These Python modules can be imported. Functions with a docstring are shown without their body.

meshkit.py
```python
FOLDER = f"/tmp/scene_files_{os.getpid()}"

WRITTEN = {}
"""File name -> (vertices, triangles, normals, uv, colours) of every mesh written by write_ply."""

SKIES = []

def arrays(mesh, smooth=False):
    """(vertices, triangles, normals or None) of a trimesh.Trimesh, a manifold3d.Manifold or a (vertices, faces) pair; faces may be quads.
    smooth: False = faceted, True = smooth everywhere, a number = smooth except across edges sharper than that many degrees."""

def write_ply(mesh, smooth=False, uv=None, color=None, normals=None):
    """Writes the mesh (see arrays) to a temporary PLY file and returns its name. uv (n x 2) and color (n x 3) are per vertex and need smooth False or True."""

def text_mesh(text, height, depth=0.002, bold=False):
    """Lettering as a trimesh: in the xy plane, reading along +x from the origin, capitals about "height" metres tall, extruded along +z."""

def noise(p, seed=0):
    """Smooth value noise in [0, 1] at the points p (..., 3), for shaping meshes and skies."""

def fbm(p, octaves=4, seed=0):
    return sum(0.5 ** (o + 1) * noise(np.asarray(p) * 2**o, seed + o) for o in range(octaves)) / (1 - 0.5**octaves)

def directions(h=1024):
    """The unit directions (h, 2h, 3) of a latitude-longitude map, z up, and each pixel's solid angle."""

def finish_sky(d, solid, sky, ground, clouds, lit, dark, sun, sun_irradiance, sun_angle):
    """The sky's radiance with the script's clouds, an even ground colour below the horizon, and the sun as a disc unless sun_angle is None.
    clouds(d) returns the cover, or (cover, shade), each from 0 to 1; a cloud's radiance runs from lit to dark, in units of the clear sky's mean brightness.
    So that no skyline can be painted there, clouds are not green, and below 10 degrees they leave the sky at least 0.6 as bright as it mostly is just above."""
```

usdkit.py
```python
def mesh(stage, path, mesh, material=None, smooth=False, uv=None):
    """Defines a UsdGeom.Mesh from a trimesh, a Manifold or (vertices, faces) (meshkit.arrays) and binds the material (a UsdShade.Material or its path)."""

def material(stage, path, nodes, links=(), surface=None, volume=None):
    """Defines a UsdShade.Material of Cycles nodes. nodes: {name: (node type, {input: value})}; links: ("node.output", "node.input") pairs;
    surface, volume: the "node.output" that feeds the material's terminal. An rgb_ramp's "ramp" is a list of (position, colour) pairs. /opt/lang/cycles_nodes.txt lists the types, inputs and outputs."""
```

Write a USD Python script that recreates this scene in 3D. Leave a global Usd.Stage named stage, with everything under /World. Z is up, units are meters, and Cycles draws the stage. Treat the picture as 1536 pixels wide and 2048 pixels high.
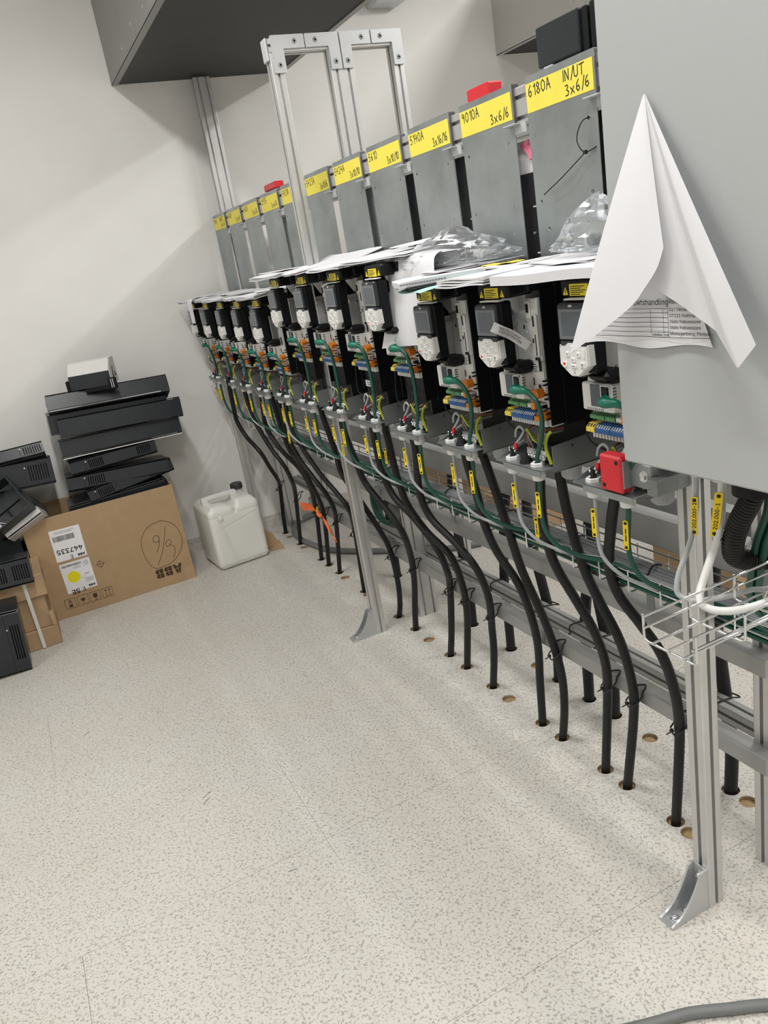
import math, random
import numpy as np, trimesh, shapely
import manifold3d as m3
from shapely.geometry import Polygon, LineString, Point, box as sbox
from shapely.ops import unary_union
from pxr import Usd, UsdGeom, UsdLux, UsdShade, Gf, Sdf
import usdkit, meshkit

rng = random.Random(7)
stage = Usd.Stage.CreateInMemory()
UsdGeom.SetStageUpAxis(stage, UsdGeom.Tokens.z)
UsdGeom.SetStageMetersPerUnit(stage, 1.0)
UsdGeom.Xform.Define(stage, '/World')

# ------------------------------------------------------------------ camera, lamps, exposure
W_PX, H_PX, F_PX = 1536.0, 2048.0, 1560.78
R_CAM = np.array([[0.883771632632053, -0.43861876301592106, -0.16297632369537218],
                  [-0.2813907210416584, -0.21990906322112802, -0.9340552799619846],
                  [0.37385420081434284, 0.8713515849779521, -0.3177726418209721]])   # world -> right, down, forward
cam = UsdGeom.Camera.Define(stage, '/World/camera')
M = Gf.Matrix4d(1)
right, down, fwd = R_CAM
for i in range(3):
    M[0, i], M[1, i], M[2, i], M[3, i] = float(right[i]), float(-down[i]), float(-fwd[i]), (0.0, 0.0, 1.55)[i]
cam.AddTransformOp().Set(M)
cam.CreateHorizontalApertureAttr(36.0)
cam.CreateVerticalApertureAttr(36.0 * H_PX / W_PX)
cam.CreateFocalLengthAttr(36.0 * F_PX / W_PX)
cam.CreateClippingRangeAttr(Gf.Vec2f(0.05, 60))
cam.CreateExposureAttr(0.02)

def lamp(name, x, y, z, sx, sy, power, col=(1.0, 0.99, 0.965)):
    l = UsdLux.RectLight.Define(stage, '/World/' + name)
    l.AddTranslateOp().Set(Gf.Vec3d(x, y, z))
    l.CreateWidthAttr(sx); l.CreateHeightAttr(sy)
    l.CreateIntensityAttr(power); l.CreateColorAttr(Gf.Vec3f(*col))
    return l
CEIL = 3.3
LAMPS = [(0.22, 0.2, 58.), (0.22, 2.4, 58.), (1.9, 2.1, 26.), (3.5, 2.6, 105.), (3.1, 0.7, 60.), (-2.4, 1.4, 50.), (1.6, -1.6, 50.)]
for i, (lx, ly, pw) in enumerate(LAMPS):
    lamp('ceiling_tube_light_%d' % i, lx, ly, CEIL - 0.09, 0.16, 1.25, pw)

# ------------------------------------------------------------------ materials
LOOK = '/World/Looks/'
UsdGeom.Scope.Define(stage, '/World/Looks')
MAT = {}
def mat(name, col, rough=0.5, metal=0.0, spec=0.5, bump=None, vary=None, extra=None):
    """procedural principled material; vary=(scale, amount) mottles the colour, bump=(scale, strength)"""
    p = {'roughness': rough, 'metallic': metal, 'specular_ior_level': spec}
    if extra: p.update(extra)
    nodes, links = {'p': ('principled_bsdf', p)}, [('g.position', 'n.vector')]
    nodes['g'] = ('geometry', {})
    a = vary[1] if vary else 0.03
    nodes['n'] = ('noise_texture', {'scale': float(vary[0]) if vary else 30.0, 'detail': 4.0, 'roughness': 0.6})
    nodes['r'] = ('rgb_ramp', {'ramp': [(0.25, tuple(c * (1 - a) for c in col)), (0.75, tuple(min(1, c * (1 + a)) for c in col))]})
    links += [('n.fac', 'r.fac'), ('r.color', 'p.base_color')]
    if bump:
        nodes['bn'] = ('noise_texture', {'scale': float(bump[0]), 'detail': 3.0})
        nodes['b'] = ('bump', {'strength': float(bump[1]), 'distance': 0.002})
        links += [('g.position', 'bn.vector'), ('bn.fac', 'b.height'), ('b.normal', 'p.normal')]
    MAT[name] = usdkit.material(stage, LOOK + name, nodes, links, surface='p.BSDF')
    return MAT[name]

mat('wall_paint', (0.80, 0.79, 0.765), 0.75, vary=(2.2, 0.035), bump=(60, 0.15), spec=0.3)
mat('ceiling_paint', (0.82, 0.81, 0.79), 0.8)
mat('subfloor_wood', (0.36, 0.25, 0.13), 0.7, vary=(60, 0.15))
mat('alu', (0.62, 0.62, 0.615), 0.36, 0.75, vary=(14, 0.04))
mat('alu_raw', (0.66, 0.655, 0.65), 0.30, 0.85, vary=(40, 0.05))
mat('cast_alu', (0.56, 0.57, 0.58), 0.42, 0.7, bump=(300, 0.12))
mat('rail_grey', (0.36, 0.365, 0.36), 0.42, 0.35, vary=(9, 0.05))
mat('galv', (0.34, 0.368, 0.372), 0.40, 0.72, vary=(7, 0.22))
mat('tray_metal', (0.62, 0.64, 0.645), 0.38, 0.5, vary=(20, 0.08))
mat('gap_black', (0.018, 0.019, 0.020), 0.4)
mat('galv_dark', (0.30, 0.32, 0.325), 0.45, 0.6, vary=(20, 0.1))
mat('steel_panel', (0.22, 0.235, 0.235), 0.42, 0.45, vary=(12, 0.06))
mat('zinc', (0.72, 0.73, 0.74), 0.22, 0.95)
mat('duct_under_shade', (0.055, 0.053, 0.049), 0.6, 0.2, vary=(3, 0.08), spec=0.3)  # shade below the ducts is put into this colour
mat('duct_steel', (0.30, 0.297, 0.29), 0.42, 0.55, vary=(3, 0.08), bump=(40, 0.1))
mat('duct_lit', (0.62, 0.61, 0.59), 0.5, 0.3, vary=(3, 0.05))  # same duct metal made paler, lamp light put into the colour
mat('black_plastic', (0.0035, 0.004, 0.0048), 0.5, spec=0.25, vary=(40, 0.1))
mat('cover_black', (0.018, 0.0215, 0.026), 0.28, vary=(10, 0.15), bump=(500, 0.05))
mat('cover_grey', (0.62, 0.62, 0.60), 0.35)
mat('deep_black', (0.004, 0.004, 0.005), 0.6)
mat('white_plastic', (0.70, 0.70, 0.68), 0.42)
mat('unit_plastic', (0.72, 0.72, 0.70), 0.45, vary=(30, 0.04))
mat('gland_white', (0.78, 0.78, 0.76), 0.35)
mat('gland_grey', (0.45, 0.46, 0.47), 0.45)
mat('screen', (0.085, 0.10, 0.115), 0.15)
mat('bezel', (0.15, 0.165, 0.18), 0.3)
mat('label_yellow', (0.86, 0.70, 0.02), 0.5)
mat('tape_yellow', (0.82, 0.70, 0.085), 0.55, vary=(20, 0.03))
mat('tag_yellow', (0.90, 0.66, 0.01), 0.42)
mat('ink', (0.012, 0.012, 0.013), 0.6)
mat('ink_grey', (0.16, 0.16, 0.17), 0.6)
mat('red_plastic', (0.62, 0.02, 0.03), 0.38)
mat('pink_plastic', (0.85, 0.22, 0.33), 0.5)
mat('orange_plastic', (0.72, 0.21, 0.015), 0.42)
mat('orange_ribbon', (0.88, 0.17, 0.04), 0.5)
mat('green_terminal', (0.10, 0.30, 0.12), 0.4)
mat('blue_terminal', (0.015, 0.10, 0.30), 0.35)
mat('yellow_terminal', (0.80, 0.62, 0.08), 0.4)
mat('green_plug', (0.003, 0.145, 0.09), 0.35)
mat('green_cable', (0.006, 0.075, 0.05), 0.42)
mat('grey_cable', (0.40, 0.42, 0.43), 0.45)
mat('tray_grey_cable', (0.40, 0.42, 0.44), 0.42)
mat('white_cable', (0.74, 0.74, 0.72), 0.42)
mat('rubber_black', (0.010, 0.010, 0.010), 0.48, vary=(25, 0.2), spec=0.35)
mat('hose_grey', (0.16, 0.165, 0.165), 0.5)
mat('wire_brown', (0.22, 0.10, 0.06), 0.45)
mat('wire_grey', (0.25, 0.25, 0.26), 0.45)
mat('wire_pe', (0.36, 0.41, 0.02), 0.45)
mat('cardboard', (0.43, 0.295, 0.17), 0.75, vary=(26, 0.05), bump=(90, 0.1), spec=0.2)
mat('cardboard_light', (0.46, 0.32, 0.19), 0.75, vary=(26, 0.05), spec=0.2)
mat('cardboard_ink', (0.06, 0.035, 0.015), 0.8)
mat('sticker', (0.82, 0.82, 0.84), 0.5)
mat('sticker_yellow', (0.86, 0.76, 0.0), 0.5)
mat('paper', (0.72, 0.72, 0.745), 0.65, spec=0.25, vary=(5, 0.02))
mat('paper_edge', (0.62, 0.62, 0.64), 0.7, spec=0.2)
mat('paper_teal', (0.42, 0.66, 0.62), 0.65)
mat('paper_dark', (0.10, 0.10, 0.105), 0.5)
mat('strap', (0.75, 0.73, 0.70), 0.35)
mat('cabinet_grey', (0.43, 0.445, 0.45), 0.38, vary=(1.6, 0.01), bump=(900, 0.06))
mat('cap_black', (0.03, 0.03, 0.032), 0.5)
mat('seam', (0.14, 0.13, 0.11), 0.8)

# fleck-patterned vinyl floor
def fleck(name, base, dark, warm):
    n = {'g': ('geometry', {}), 'p': ('principled_bsdf', {'roughness': 0.42, 'specular_ior_level': 0.35}),
         'map': ('mapping', {'scale': (1.0, 1.0, 1.0), 'rotation': (0, 0, 0.5)}),
         'n1': ('noise_texture', {'scale': 150.0, 'detail': 2.0, 'roughness': 0.5, 'distortion': 0.6}),
         'r1': ('rgb_ramp', {'ramp': [(0.0, base), (0.555, base), (0.60, dark), (1.0, dark)]}),
         'n2': ('noise_texture', {'scale': 85.0, 'detail': 2.0, 'distortion': 1.2}),
         'r2': ('rgb_ramp', {'ramp': [(0.0, (1, 1, 1)), (0.60, (1, 1, 1)), (0.66, (0.86, 0.84, 0.81)), (1.0, (0.86, 0.84, 0.81))]}),
         'n3': ('noise_texture', {'scale': 1.7, 'detail': 4.0}),
         'r3': ('rgb_ramp', {'ramp': [(0.3, (1.0, 1.0, 1.0)), (0.7, warm)]}),
         'm1': ('mix_color', {'blend_type': 'multiply', 'fac': 1.0}), 'm2': ('mix_color', {'blend_type': 'multiply', 'fac': 1.0})}
    l = [('g.position', 'map.vector'), ('map.vector', 'n1.vector'), ('g.position', 'n2.vector'), ('g.position', 'n3.vector'), ('n1.fac', 'r1.fac'), ('n2.fac', 'r2.fac'), ('n3.fac', 'r3.fac'),
         ('r1.color', 'm1.a'), ('r2.color', 'm1.b'), ('m1.result', 'm2.a'), ('r3.color', 'm2.b'), ('m2.result', 'p.base_color')]
    MAT[name] = usdkit.material(stage, LOOK + name, n, l, surface='p.BSDF')
fleck('vinyl', (0.635, 0.615, 0.575), (0.40, 0.385, 0.36), (0.95, 0.93, 0.91))

# thin clear plastic film, and cloudy plastic of the canister
MAT['film'] = usdkit.material(stage, LOOK + 'film', {
    't': ('transparent_bsdf', {'color': (1.0, 1.0, 1.0)}), 'gl': ('glossy_bsdf', {'color': (0.9, 0.92, 0.94), 'roughness': 0.06}),
    'd': ('diffuse_bsdf', {'color': (0.88, 0.9, 0.92)}), 'fr': ('fresnel', {'IOR': 1.35}),
    'm': ('mix_closure', {}), 'm2': ('mix_closure', {'fac': 0.10})},
    [('fr.fac', 'm.fac'), ('t.BSDF', 'm.closure1'), ('gl.BSDF', 'm.closure2'), ('m.closure', 'm2.closure1'), ('d.BSDF', 'm2.closure2')], surface='m2.closure')
MAT['cloudy'] = usdkit.material(stage, LOOK + 'cloudy', {
    'p': ('principled_bsdf', {'base_color': (0.80, 0.80, 0.75), 'roughness': 0.34, 'subsurface_weight': 0.35, 'subsurface_scale': 0.02, 'subsurface_radius': (1, 1, 0.9)})},
    [], surface='p.BSDF')
mat('clear_flap', (0.55, 0.57, 0.58), 0.25)

# ------------------------------------------------------------------ mesh helpers
_CB = None
def _cbox_topology():
    global _CB
    if _CB is None:
        v = _cbox_verts((0, 0, 0), (1, 1, 1), 0.2)
        h = trimesh.convex.convex_hull(trimesh.Trimesh(v, process=False))
        idx = [int(np.argmin(np.abs(v - p).sum(1))) for p in h.vertices]
        _CB = np.array(idx)[h.faces]
    return _CB
def _cbox_verts(lo, hi, c):
    out = []
    for i in (0, 1):
        for j in (0, 1):
            for k in (0, 1):
                p = np.array([(lo, hi)[i][0], (lo, hi)[j][1], (lo, hi)[k][2]], float)
                s = np.array([1 - 2 * i, 1 - 2 * j, 1 - 2 * k]) * c
                for ax in range(3):
                    q = p + s; q[ax] = p[ax]; out.append(q)
    return np.array(out)
BOXF = np.array([[0, 1, 3], [0, 3, 2], [4, 6, 7], [4, 7, 5], [0, 4, 5], [0, 5, 1], [2, 3, 7], [2, 7, 6], [0, 2, 6], [0, 6, 4], [1, 5, 7], [1, 7, 3]])

class MB:
    def __init__(s): s.V, s.F, s.n = [], [], 0
    def add(s, v, f):
        v = np.asarray(v, float); s.V.append(v); s.F.append(np.asarray(f, int) + s.n); s.n += len(v); return s
    def box(s, x0, x1, y0, y1, z0, z1, c=0.0):
        lo, hi = (min(x0, x1), min(y0, y1), min(z0, z1)), (max(x0, x1), max(y0, y1), max(z0, z1))
        c = min(c, 0.45 * min(h - l for l, h in zip(lo, hi)))
        if c > 0: return s.add(_cbox_verts(lo, hi, c), _cbox_topology())
        return s.add([[(lo, hi)[i][0], (lo, hi)[j][1], (lo, hi)[k][2]] for i in (0, 1) for j in (0, 1) for k in (0, 1)], BOXF)
    def tm(s, m): return s.add(m.vertices, m.faces)
    def man(s, m):
        q = m.to_mesh(); return s.add(q.vert_properties[:, :3], q.tri_verts)
    def prism(s, poly, axis, a0, a1):
        """poly (shapely) extruded along axis: 'x': (y,z)  'y': (x,z)  'z': (x,y)"""
        for g in getattr(poly, 'geoms', [poly]):
            if g.is_empty or g.area < 1e-12: continue
            m = trimesh.creation.extrude_polygon(g, abs(a1 - a0), engine='earcut')
            v = m.vertices.copy(); h = v[:, 2] + min(a0, a1)
            f = m.faces
            if axis == 'x': v = np.stack([h, v[:, 0], v[:, 1]], 1)
            elif axis == 'y': v = np.stack([v[:, 0], h, v[:, 1]], 1); f = f[:, ::-1]
            else: v = np.stack([v[:, 0], v[:, 1], h], 1)
            s.add(v, f)
        return s
    def lathe(s, prof, c, axis=(0, 0, 1), n=20):
        """prof: (radius, height) pairs along axis from c"""
        a = np.array(axis, float); a /= np.linalg.norm(a)
        u = np.cross(a, [1, 0, 0] if abs(a[0]) < .8 else [0, 1, 0]); u /= np.linalg.norm(u); w = np.cross(a, u)
        th = np.linspace(0, 2 * np.pi, n, endpoint=False)
        ring = np.cos(th)[:, None] * u + np.sin(th)[:, None] * w
        v = [np.array(c) + a * h + ring * r for r, h in prof]
        k = len(prof); V = np.vstack(v + [[np.array(c) + a * prof[0][1]], [np.array(c) + a * prof[-1][1]]]); F = []
        for i in range(k - 1):
            for j in range(n):
                A, B, C, D = i * n + j, i * n + (j + 1) % n, (i + 1) * n + (j + 1) % n, (i + 1) * n + j
                F += [[A, B, C], [A, C, D]]
        for j in range(n): F += [[k * n, (j + 1) % n, j], [k * n + 1, (k - 1) * n + j, (k - 1) * n + (j + 1) % n]]
        return s.add(V, F)
    def cyl(s, p, q, r, n=14):
        p, q = np.array(p, float), np.array(q, float); L = np.linalg.norm(q - p)
        return s.lathe([(r, 0), (r, L)], p, q - p, n)
    def tube(s, pts, r, n=8, sub=5, flat=None):
        P = smooth(pts, sub) if sub > 1 else np.array(pts, float)
        t = np.gradient(P, axis=0); t /= np.maximum(np.linalg.norm(t, axis=1, keepdims=True), 1e-9)
        u = np.cross(t[0], [0, 0, 1.0])
        if np.linalg.norm(u) < 1e-3: u = np.cross(t[0], [1.0, 0, 0])
        u /= np.linalg.norm(u); V = []
        th = np.linspace(0, 2 * np.pi, n, endpoint=False)
        R = np.broadcast_to(r, len(P)) if np.ndim(r) == 0 else np.interp(np.linspace(0, 1, len(P)), np.linspace(0, 1, len(r)), r)
        for i in range(len(P)):
            u = u - t[i] * (u @ t[i]); u /= np.linalg.norm(u); w = np.cross(t[i], u)
            V.append(P[i] + R[i] * (np.cos(th)[:, None] * u + np.sin(th)[:, None] * w))
        k = len(P); V = np.vstack(V + [[P[0]], [P[-1]]]); F = []
        for i in range(k - 1):
            for j in range(n):
                A, B, C, D = i * n + j, i * n + (j + 1) % n, (i + 1) * n + (j + 1) % n, (i + 1) * n + j
                F += [[A, C, B], [A, D, C]]
        for j in range(n): F += [[k * n, j, (j + 1) % n], [k * n + 1, (k - 1) * n + (j + 1) % n, (k - 1) * n + j]]
        F = np.array(F)[:, ::-1]
        return s.add(V, F)
    def on(s, poly, o, u, v, d):
        """flat print: shapely polygon in (u, v) plane at o, thickness d along u x v"""
        o, u, v = (np.array(a, float) for a in (o, u, v)); n = np.cross(u, v)
        for g in getattr(poly, 'geoms', [poly]):
            if g.is_empty or g.area < 1e-10: continue
            m = trimesh.creation.extrude_polygon(g, d, engine='earcut'); w = m.vertices
            s.add(o + w[:, :1] * u + w[:, 1:2] * v + w[:, 2:3] * n, m.faces)
        return s
    def text(s, txt, h, o, u, v, d=0.0004, bold=False, center=False):
        m = meshkit.text_mesh(txt, h, d, bold); w = m.vertices.copy()
        if center: w[:, 0] -= w[:, 0].max() / 2; w[:, 1] -= h / 2
        o, u, v = (np.array(a, float) for a in (o, u, v)); n = np.cross(u, v)
        return s.add(o + w[:, :1] * u + w[:, 1:2] * v + w[:, 2:3] * n, m.faces)
    def xf(s, M4):
        for i, v in enumerate(s.V): s.V[i] = v @ M4[:3, :3].T + M4[:3, 3]
        return s
    def surf(s, fn, nu, nv, t):
        """sheet with thickness t over fn(u, v) -> point, u, v in 0..1"""
        uu, vv = np.meshgrid(np.linspace(0, 1, nu), np.linspace(0, 1, nv), indexing='ij')
        P = np.array([[fn(a, b) for a, b in zip(ra, rb)] for ra, rb in zip(uu, vv)], float)
        du, dv = np.gradient(P, axis=0), np.gradient(P, axis=1)
        N = np.cross(du, dv); N /= np.maximum(np.linalg.norm(N, axis=2, keepdims=True), 1e-12)
        A, B = (P + N * t / 2).reshape(-1, 3), (P - N * t / 2).reshape(-1, 3); k = nu * nv; F = []
        for i in range(nu - 1):
            for j in range(nv - 1):
                a, b, c, d = i * nv + j, (i + 1) * nv + j, (i + 1) * nv + j + 1, i * nv + j + 1
                F += [[a, b, c], [a, c, d], [k + a, k + c, k + b], [k + a, k + d, k + c]]
        rim = [i * nv for i in range(nu)] + [(nu - 1) * nv + j for j in range(1, nv)] + [i * nv + nv - 1 for i in range(nu - 2, -1, -1)] + [j for j in range(nv - 2, 0, -1)]
        for a, b in zip(rim, rim[1:] + rim[:1]): F += [[a, k + a, b], [b, k + a, k + b]]
        return s.add(np.vstack([A, B]), F)
    def arrays(s): return np.vstack(s.V), np.vstack(s.F)

def smooth(pts, sub=6):
    P = np.array(pts, float)
    if len(P) < 3: return np.linspace(P[0], P[-1], 2)
    Q = np.vstack([2 * P[0] - P[1], P, 2 * P[-1] - P[-2]]); out = []
    for i in range(1, len(Q) - 2):
        for t in np.linspace(0, 1, sub, endpoint=False):
            a, b, c, d = Q[i - 1:i + 3]
            out.append(0.5 * ((2 * b) + (-a + c) * t + (2 * a - 5 * b + 4 * c - d) * t * t + (-a + 3 * b - 3 * c + d) * t ** 3))
    return np.array(out + [P[-1]])

def rotm(rx=0, ry=0, rz=0, t=(0, 0, 0)):
    M4 = trimesh.transformations.euler_matrix(math.radians(rx), math.radians(ry), math.radians(rz), 'sxyz'); M4[:3, 3] = t
    return M4

# ------------------------------------------------------------------ scene tree helpers
COUNT = {}
def path_for(name, parent):
    base = parent or '/World'
    k = (base, name); n = COUNT.get(k, 0); COUNT[k] = n + 1
    return base + '/' + name + ('_%03d' % n if n else '')
def meta(p, label=None, cat=None, group=None, kind=None):
    prim = stage.GetPrimAtPath(p)
    for k, v in (('label', label), ('category', cat), ('group', group), ('kind', kind)):
        if v: prim.SetCustomDataByKey(k, v)
    return p
def thing(name, label, cat, loc=(0, 0, 0), rotz=0.0, group=None, kind=None):
    p = path_for(name, None); x = UsdGeom.Xform.Define(stage, p)
    x.AddTranslateOp().Set(Gf.Vec3d(*map(float, loc)))
    x.AddRotateZOp().Set(float(rotz))
    return meta(p, label, cat, group, kind)
def part(name, mb, m, parent, label=None, smooth_=35, kind=None):
    p = path_for(name, parent)
    usdkit.mesh(stage, p, mb.arrays(), MAT[m], smooth=smooth_)
    return meta(p, label, kind=kind)
def single(name, mb, m, label, cat, group=None, smooth_=35, kind=None):
    p = path_for(name, None)
    usdkit.mesh(stage, p, mb.arrays(), MAT[m], smooth=smooth_)
    return meta(p, label, cat, group, kind)
def dup(src, label, cat, loc, rotz=0.0, group=None):
    p = thing(src.rsplit('/', 1)[1].rstrip('0123456789').rstrip('_'), label, cat, loc, rotz, group)
    prim = stage.GetPrimAtPath(p); prim.GetReferences().AddInternalReference(src); prim.SetInstanceable(True)
    return p
# stroke lettering (hand written with a marker): glyphs as polylines on a 0..1 grid
GL = {'0': [[(.5, 1), (.15, .8), (.1, .3), (.4, 0), (.8, .2), (.85, .75), (.5, 1)]], '1': [[(.25, .75), (.55, 1), (.5, 0)]],
      '2': [[(.15, .8), (.45, 1), (.8, .8), (.5, .35), (.15, .02), (.85, .05)]], '3': [[(.2, .95), (.6, 1), (.75, .8), (.4, .55), (.8, .35), (.65, .05), (.15, .03)]],
      '4': [[(.3, 1), (.15, .45), (.85, .5)], [(.7, .9), (.65, 0)]], '5': [[(.85, 1), (.3, .95), (.2, .55), (.65, .6), (.8, .3), (.5, .02), (.15, .08)]],
      '6': [[(.7, 1), (.3, .7), (.15, .25), (.45, 0), (.8, .2), (.65, .5), (.25, .4)]], '7': [[(.1, .95), (.85, 1), (.45, 0)], [(.3, .5), (.75, .5)]],
      '8': [[(.5, .52), (.2, .78), (.5, 1), (.8, .78), (.5, .52), (.15, .22), (.5, 0), (.85, .22), (.5, .52)]], '9': [[(.8, .75), (.45, .55), (.2, .75), (.45, 1), (.8, .8), (.7, 0)]],
      'A': [[(.05, 0), (.45, 1), (.85, 0)], [(.2, .38), (.75, .38)]], 'x': [[(.1, .6), (.8, 0)], [(.8, .6), (.1, 0)]], '/': [[(.75, 1.1), (.15, -.1)]],
      'I': [[(.5, 1), (.45, 0)]], 'N': [[(.1, 0), (.15, 1), (.75, 0), (.85, 1)]], 'U': [[(.1, 1), (.15, .15), (.5, 0), (.8, .2), (.85, 1)]], 'T': [[(.05, .95), (.95, 1)], [(.5, .97), (.45, 0)]]}
def hand(txt, h, wd, pen):
    out, x = [], 0.0
    for ch in txt:
        for l in GL[ch]: out.append(LineString([(x + a * wd, b * h) for a, b in l]).buffer(pen, quad_segs=3))
        x += wd * (0.7 if ch in 'I1/' else 1.12)
    return unary_union(out), x
def profile(w, h, slots, c=0.003, so=0.009, sd=0.011):
    """aluminium section w x h centred on 0; slots: list of (side, offset) with side in 'l r b t'"""
    p = sbox(-w / 2, -h / 2, w / 2, h / 2)
    p = p.buffer(-c, join_style=1).buffer(c, quad_segs=2)
    for side, o in slots:
        for (d, hw) in ((sd * .35, so / 2), (sd, so / 2)):
            if side == 'l': q = sbox(-w / 2 - .01, o - hw, -w / 2 + d, o + hw)
            elif side == 'r': q = sbox(w / 2 - d, o - hw, w / 2 + .01, o + hw)
            elif side == 'b': q = sbox(o - hw, -h / 2 - .01, o + hw, -h / 2 + d)
            else: q = sbox(o - hw, h / 2 - d, o + hw, h / 2 + .01)
            p = p.difference(q)
    return p
X, Y, Z = np.eye(3)
FU, FV = -Y, Z            # text on faces that look to -X (the drives' fronts): right = -Y, up = Z
# ================================================================== the room
RX0, RX1, RY0, RY1 = -3.2, 4.7, -3.2, 4.6
floor = thing('floor', 'cream vinyl floor with grey flecks, welded seams and round cable holes', 'floor', kind='structure')
HOLES = [(1.228, y) for y in (1.285, 1.467, 1.557, 1.757, 1.859, 2.151, 2.329, 2.452, 2.742, 2.902, 3.265, 3.580, 3.722, 3.835, 4.170, 4.435)]
PLUGS = [(1.225, y) for y in (1.233, 2.046, 2.618, 3.219, 3.496, 4.095, 4.340)] + [(1.43, 1.586), (1.43, 2.158), (1.428, 1.225)]
RHOLES = [(1.43, y) for y in (1.284, 1.742, 1.866, 2.03, 2.324, 2.599, 2.95, 3.3)]
allholes = [(p, .0235) for p in HOLES + PLUGS + RHOLES]
cut = unary_union([Point(p).buffer(r, quad_segs=10) for p, r in allholes] + [sbox(.4233, 1.70, .4240, 2.28), sbox(-.2565, 2.68, -.2558, 3.16)])   # holes, and the lengths where the welded seams have opened
g = 0.00045
sheets = [(RX0, RY0, RX1, 1.137), (RX0, 1.137, -0.252, 1.805), (-0.252, 1.137, RX1, 1.805),
          (RX0, 1.805, RX1, RY1)]
for a, b, c, d in sheets:
    m = MB().prism(sbox(a + g, b + g, c - g, d - g).difference(cut), 'z', -0.004, 0.0)
    part('floor_sheet', m, 'vinyl', floor, smooth_=False)
m = MB().box(RX0, RX1, RY0, RY1, -0.06, -0.013)
part('subfloor', m, 'subfloor_wood', floor, 'brown wooden floor board seen inside the round holes')
m = MB()
for (px, py), r in allholes:
    ring = Point(px, py).buffer(r + .004, quad_segs=10).difference(Point(px, py).buffer(r + .0002, quad_segs=10))
    m.prism(ring, 'z', -0.013, -0.0041)
part('hole_rim', m, 'subfloor_wood', floor, kind='stuff')
# scuffs and a few scraps on the floor
m = MB()
for (x, y, a, l) in [(.30, 1.75, -12, .022), (.18, 2.23, 25, .03), (.17, 2.20, 40, .03), (-.13, 2.90, 30, .03), (.05, 2.55, 50, .02), (.26, 1.66, 0, .004)]:
    q = LineString([(-l / 2, 0), (0, .002), (l / 2, 0)]).buffer(.0012)
    m.prism(shapely.affinity.translate(shapely.affinity.rotate(q, a, origin=(0, 0)), x, y), 'z', 0.0, 0.0004)
part('scuff_mark', m, 'ink_grey', floor)

def wall(name, label, *b):
    single(name, MB().box(*b), 'wall_paint', label, 'wall', kind='structure', smooth_=False)
wall('wall_far', 'white painted end wall behind the boxes and the rack', RX0, RX1, RY1, RY1 + .1, 0, CEIL)
wall('wall_left', 'white side wall left of the camera', RX0 - .1, RX0, RY0, RY1, 0, CEIL)
wall('wall_right', 'white side wall beyond the rack', RX1, RX1 + .1, RY0, RY1, 0, CEIL)
wall('wall_back', 'white wall behind the camera', RX0, RX1, RY0 - .1, RY0, 0, CEIL)
single('ceiling', MB().box(RX0, RX1, RY0, RY1, CEIL, CEIL + .1), 'ceiling_paint', 'white ceiling of the workshop', 'ceiling', kind='structure', smooth_=False)
single('baseboard_far', MB().box(RX0, RX1, RY1 - .004, RY1 - .0005, 0.0, 0.085), 'vinyl', 'floor vinyl turned up the foot of the end wall', 'baseboard', kind='structure', smooth_=False)

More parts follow.
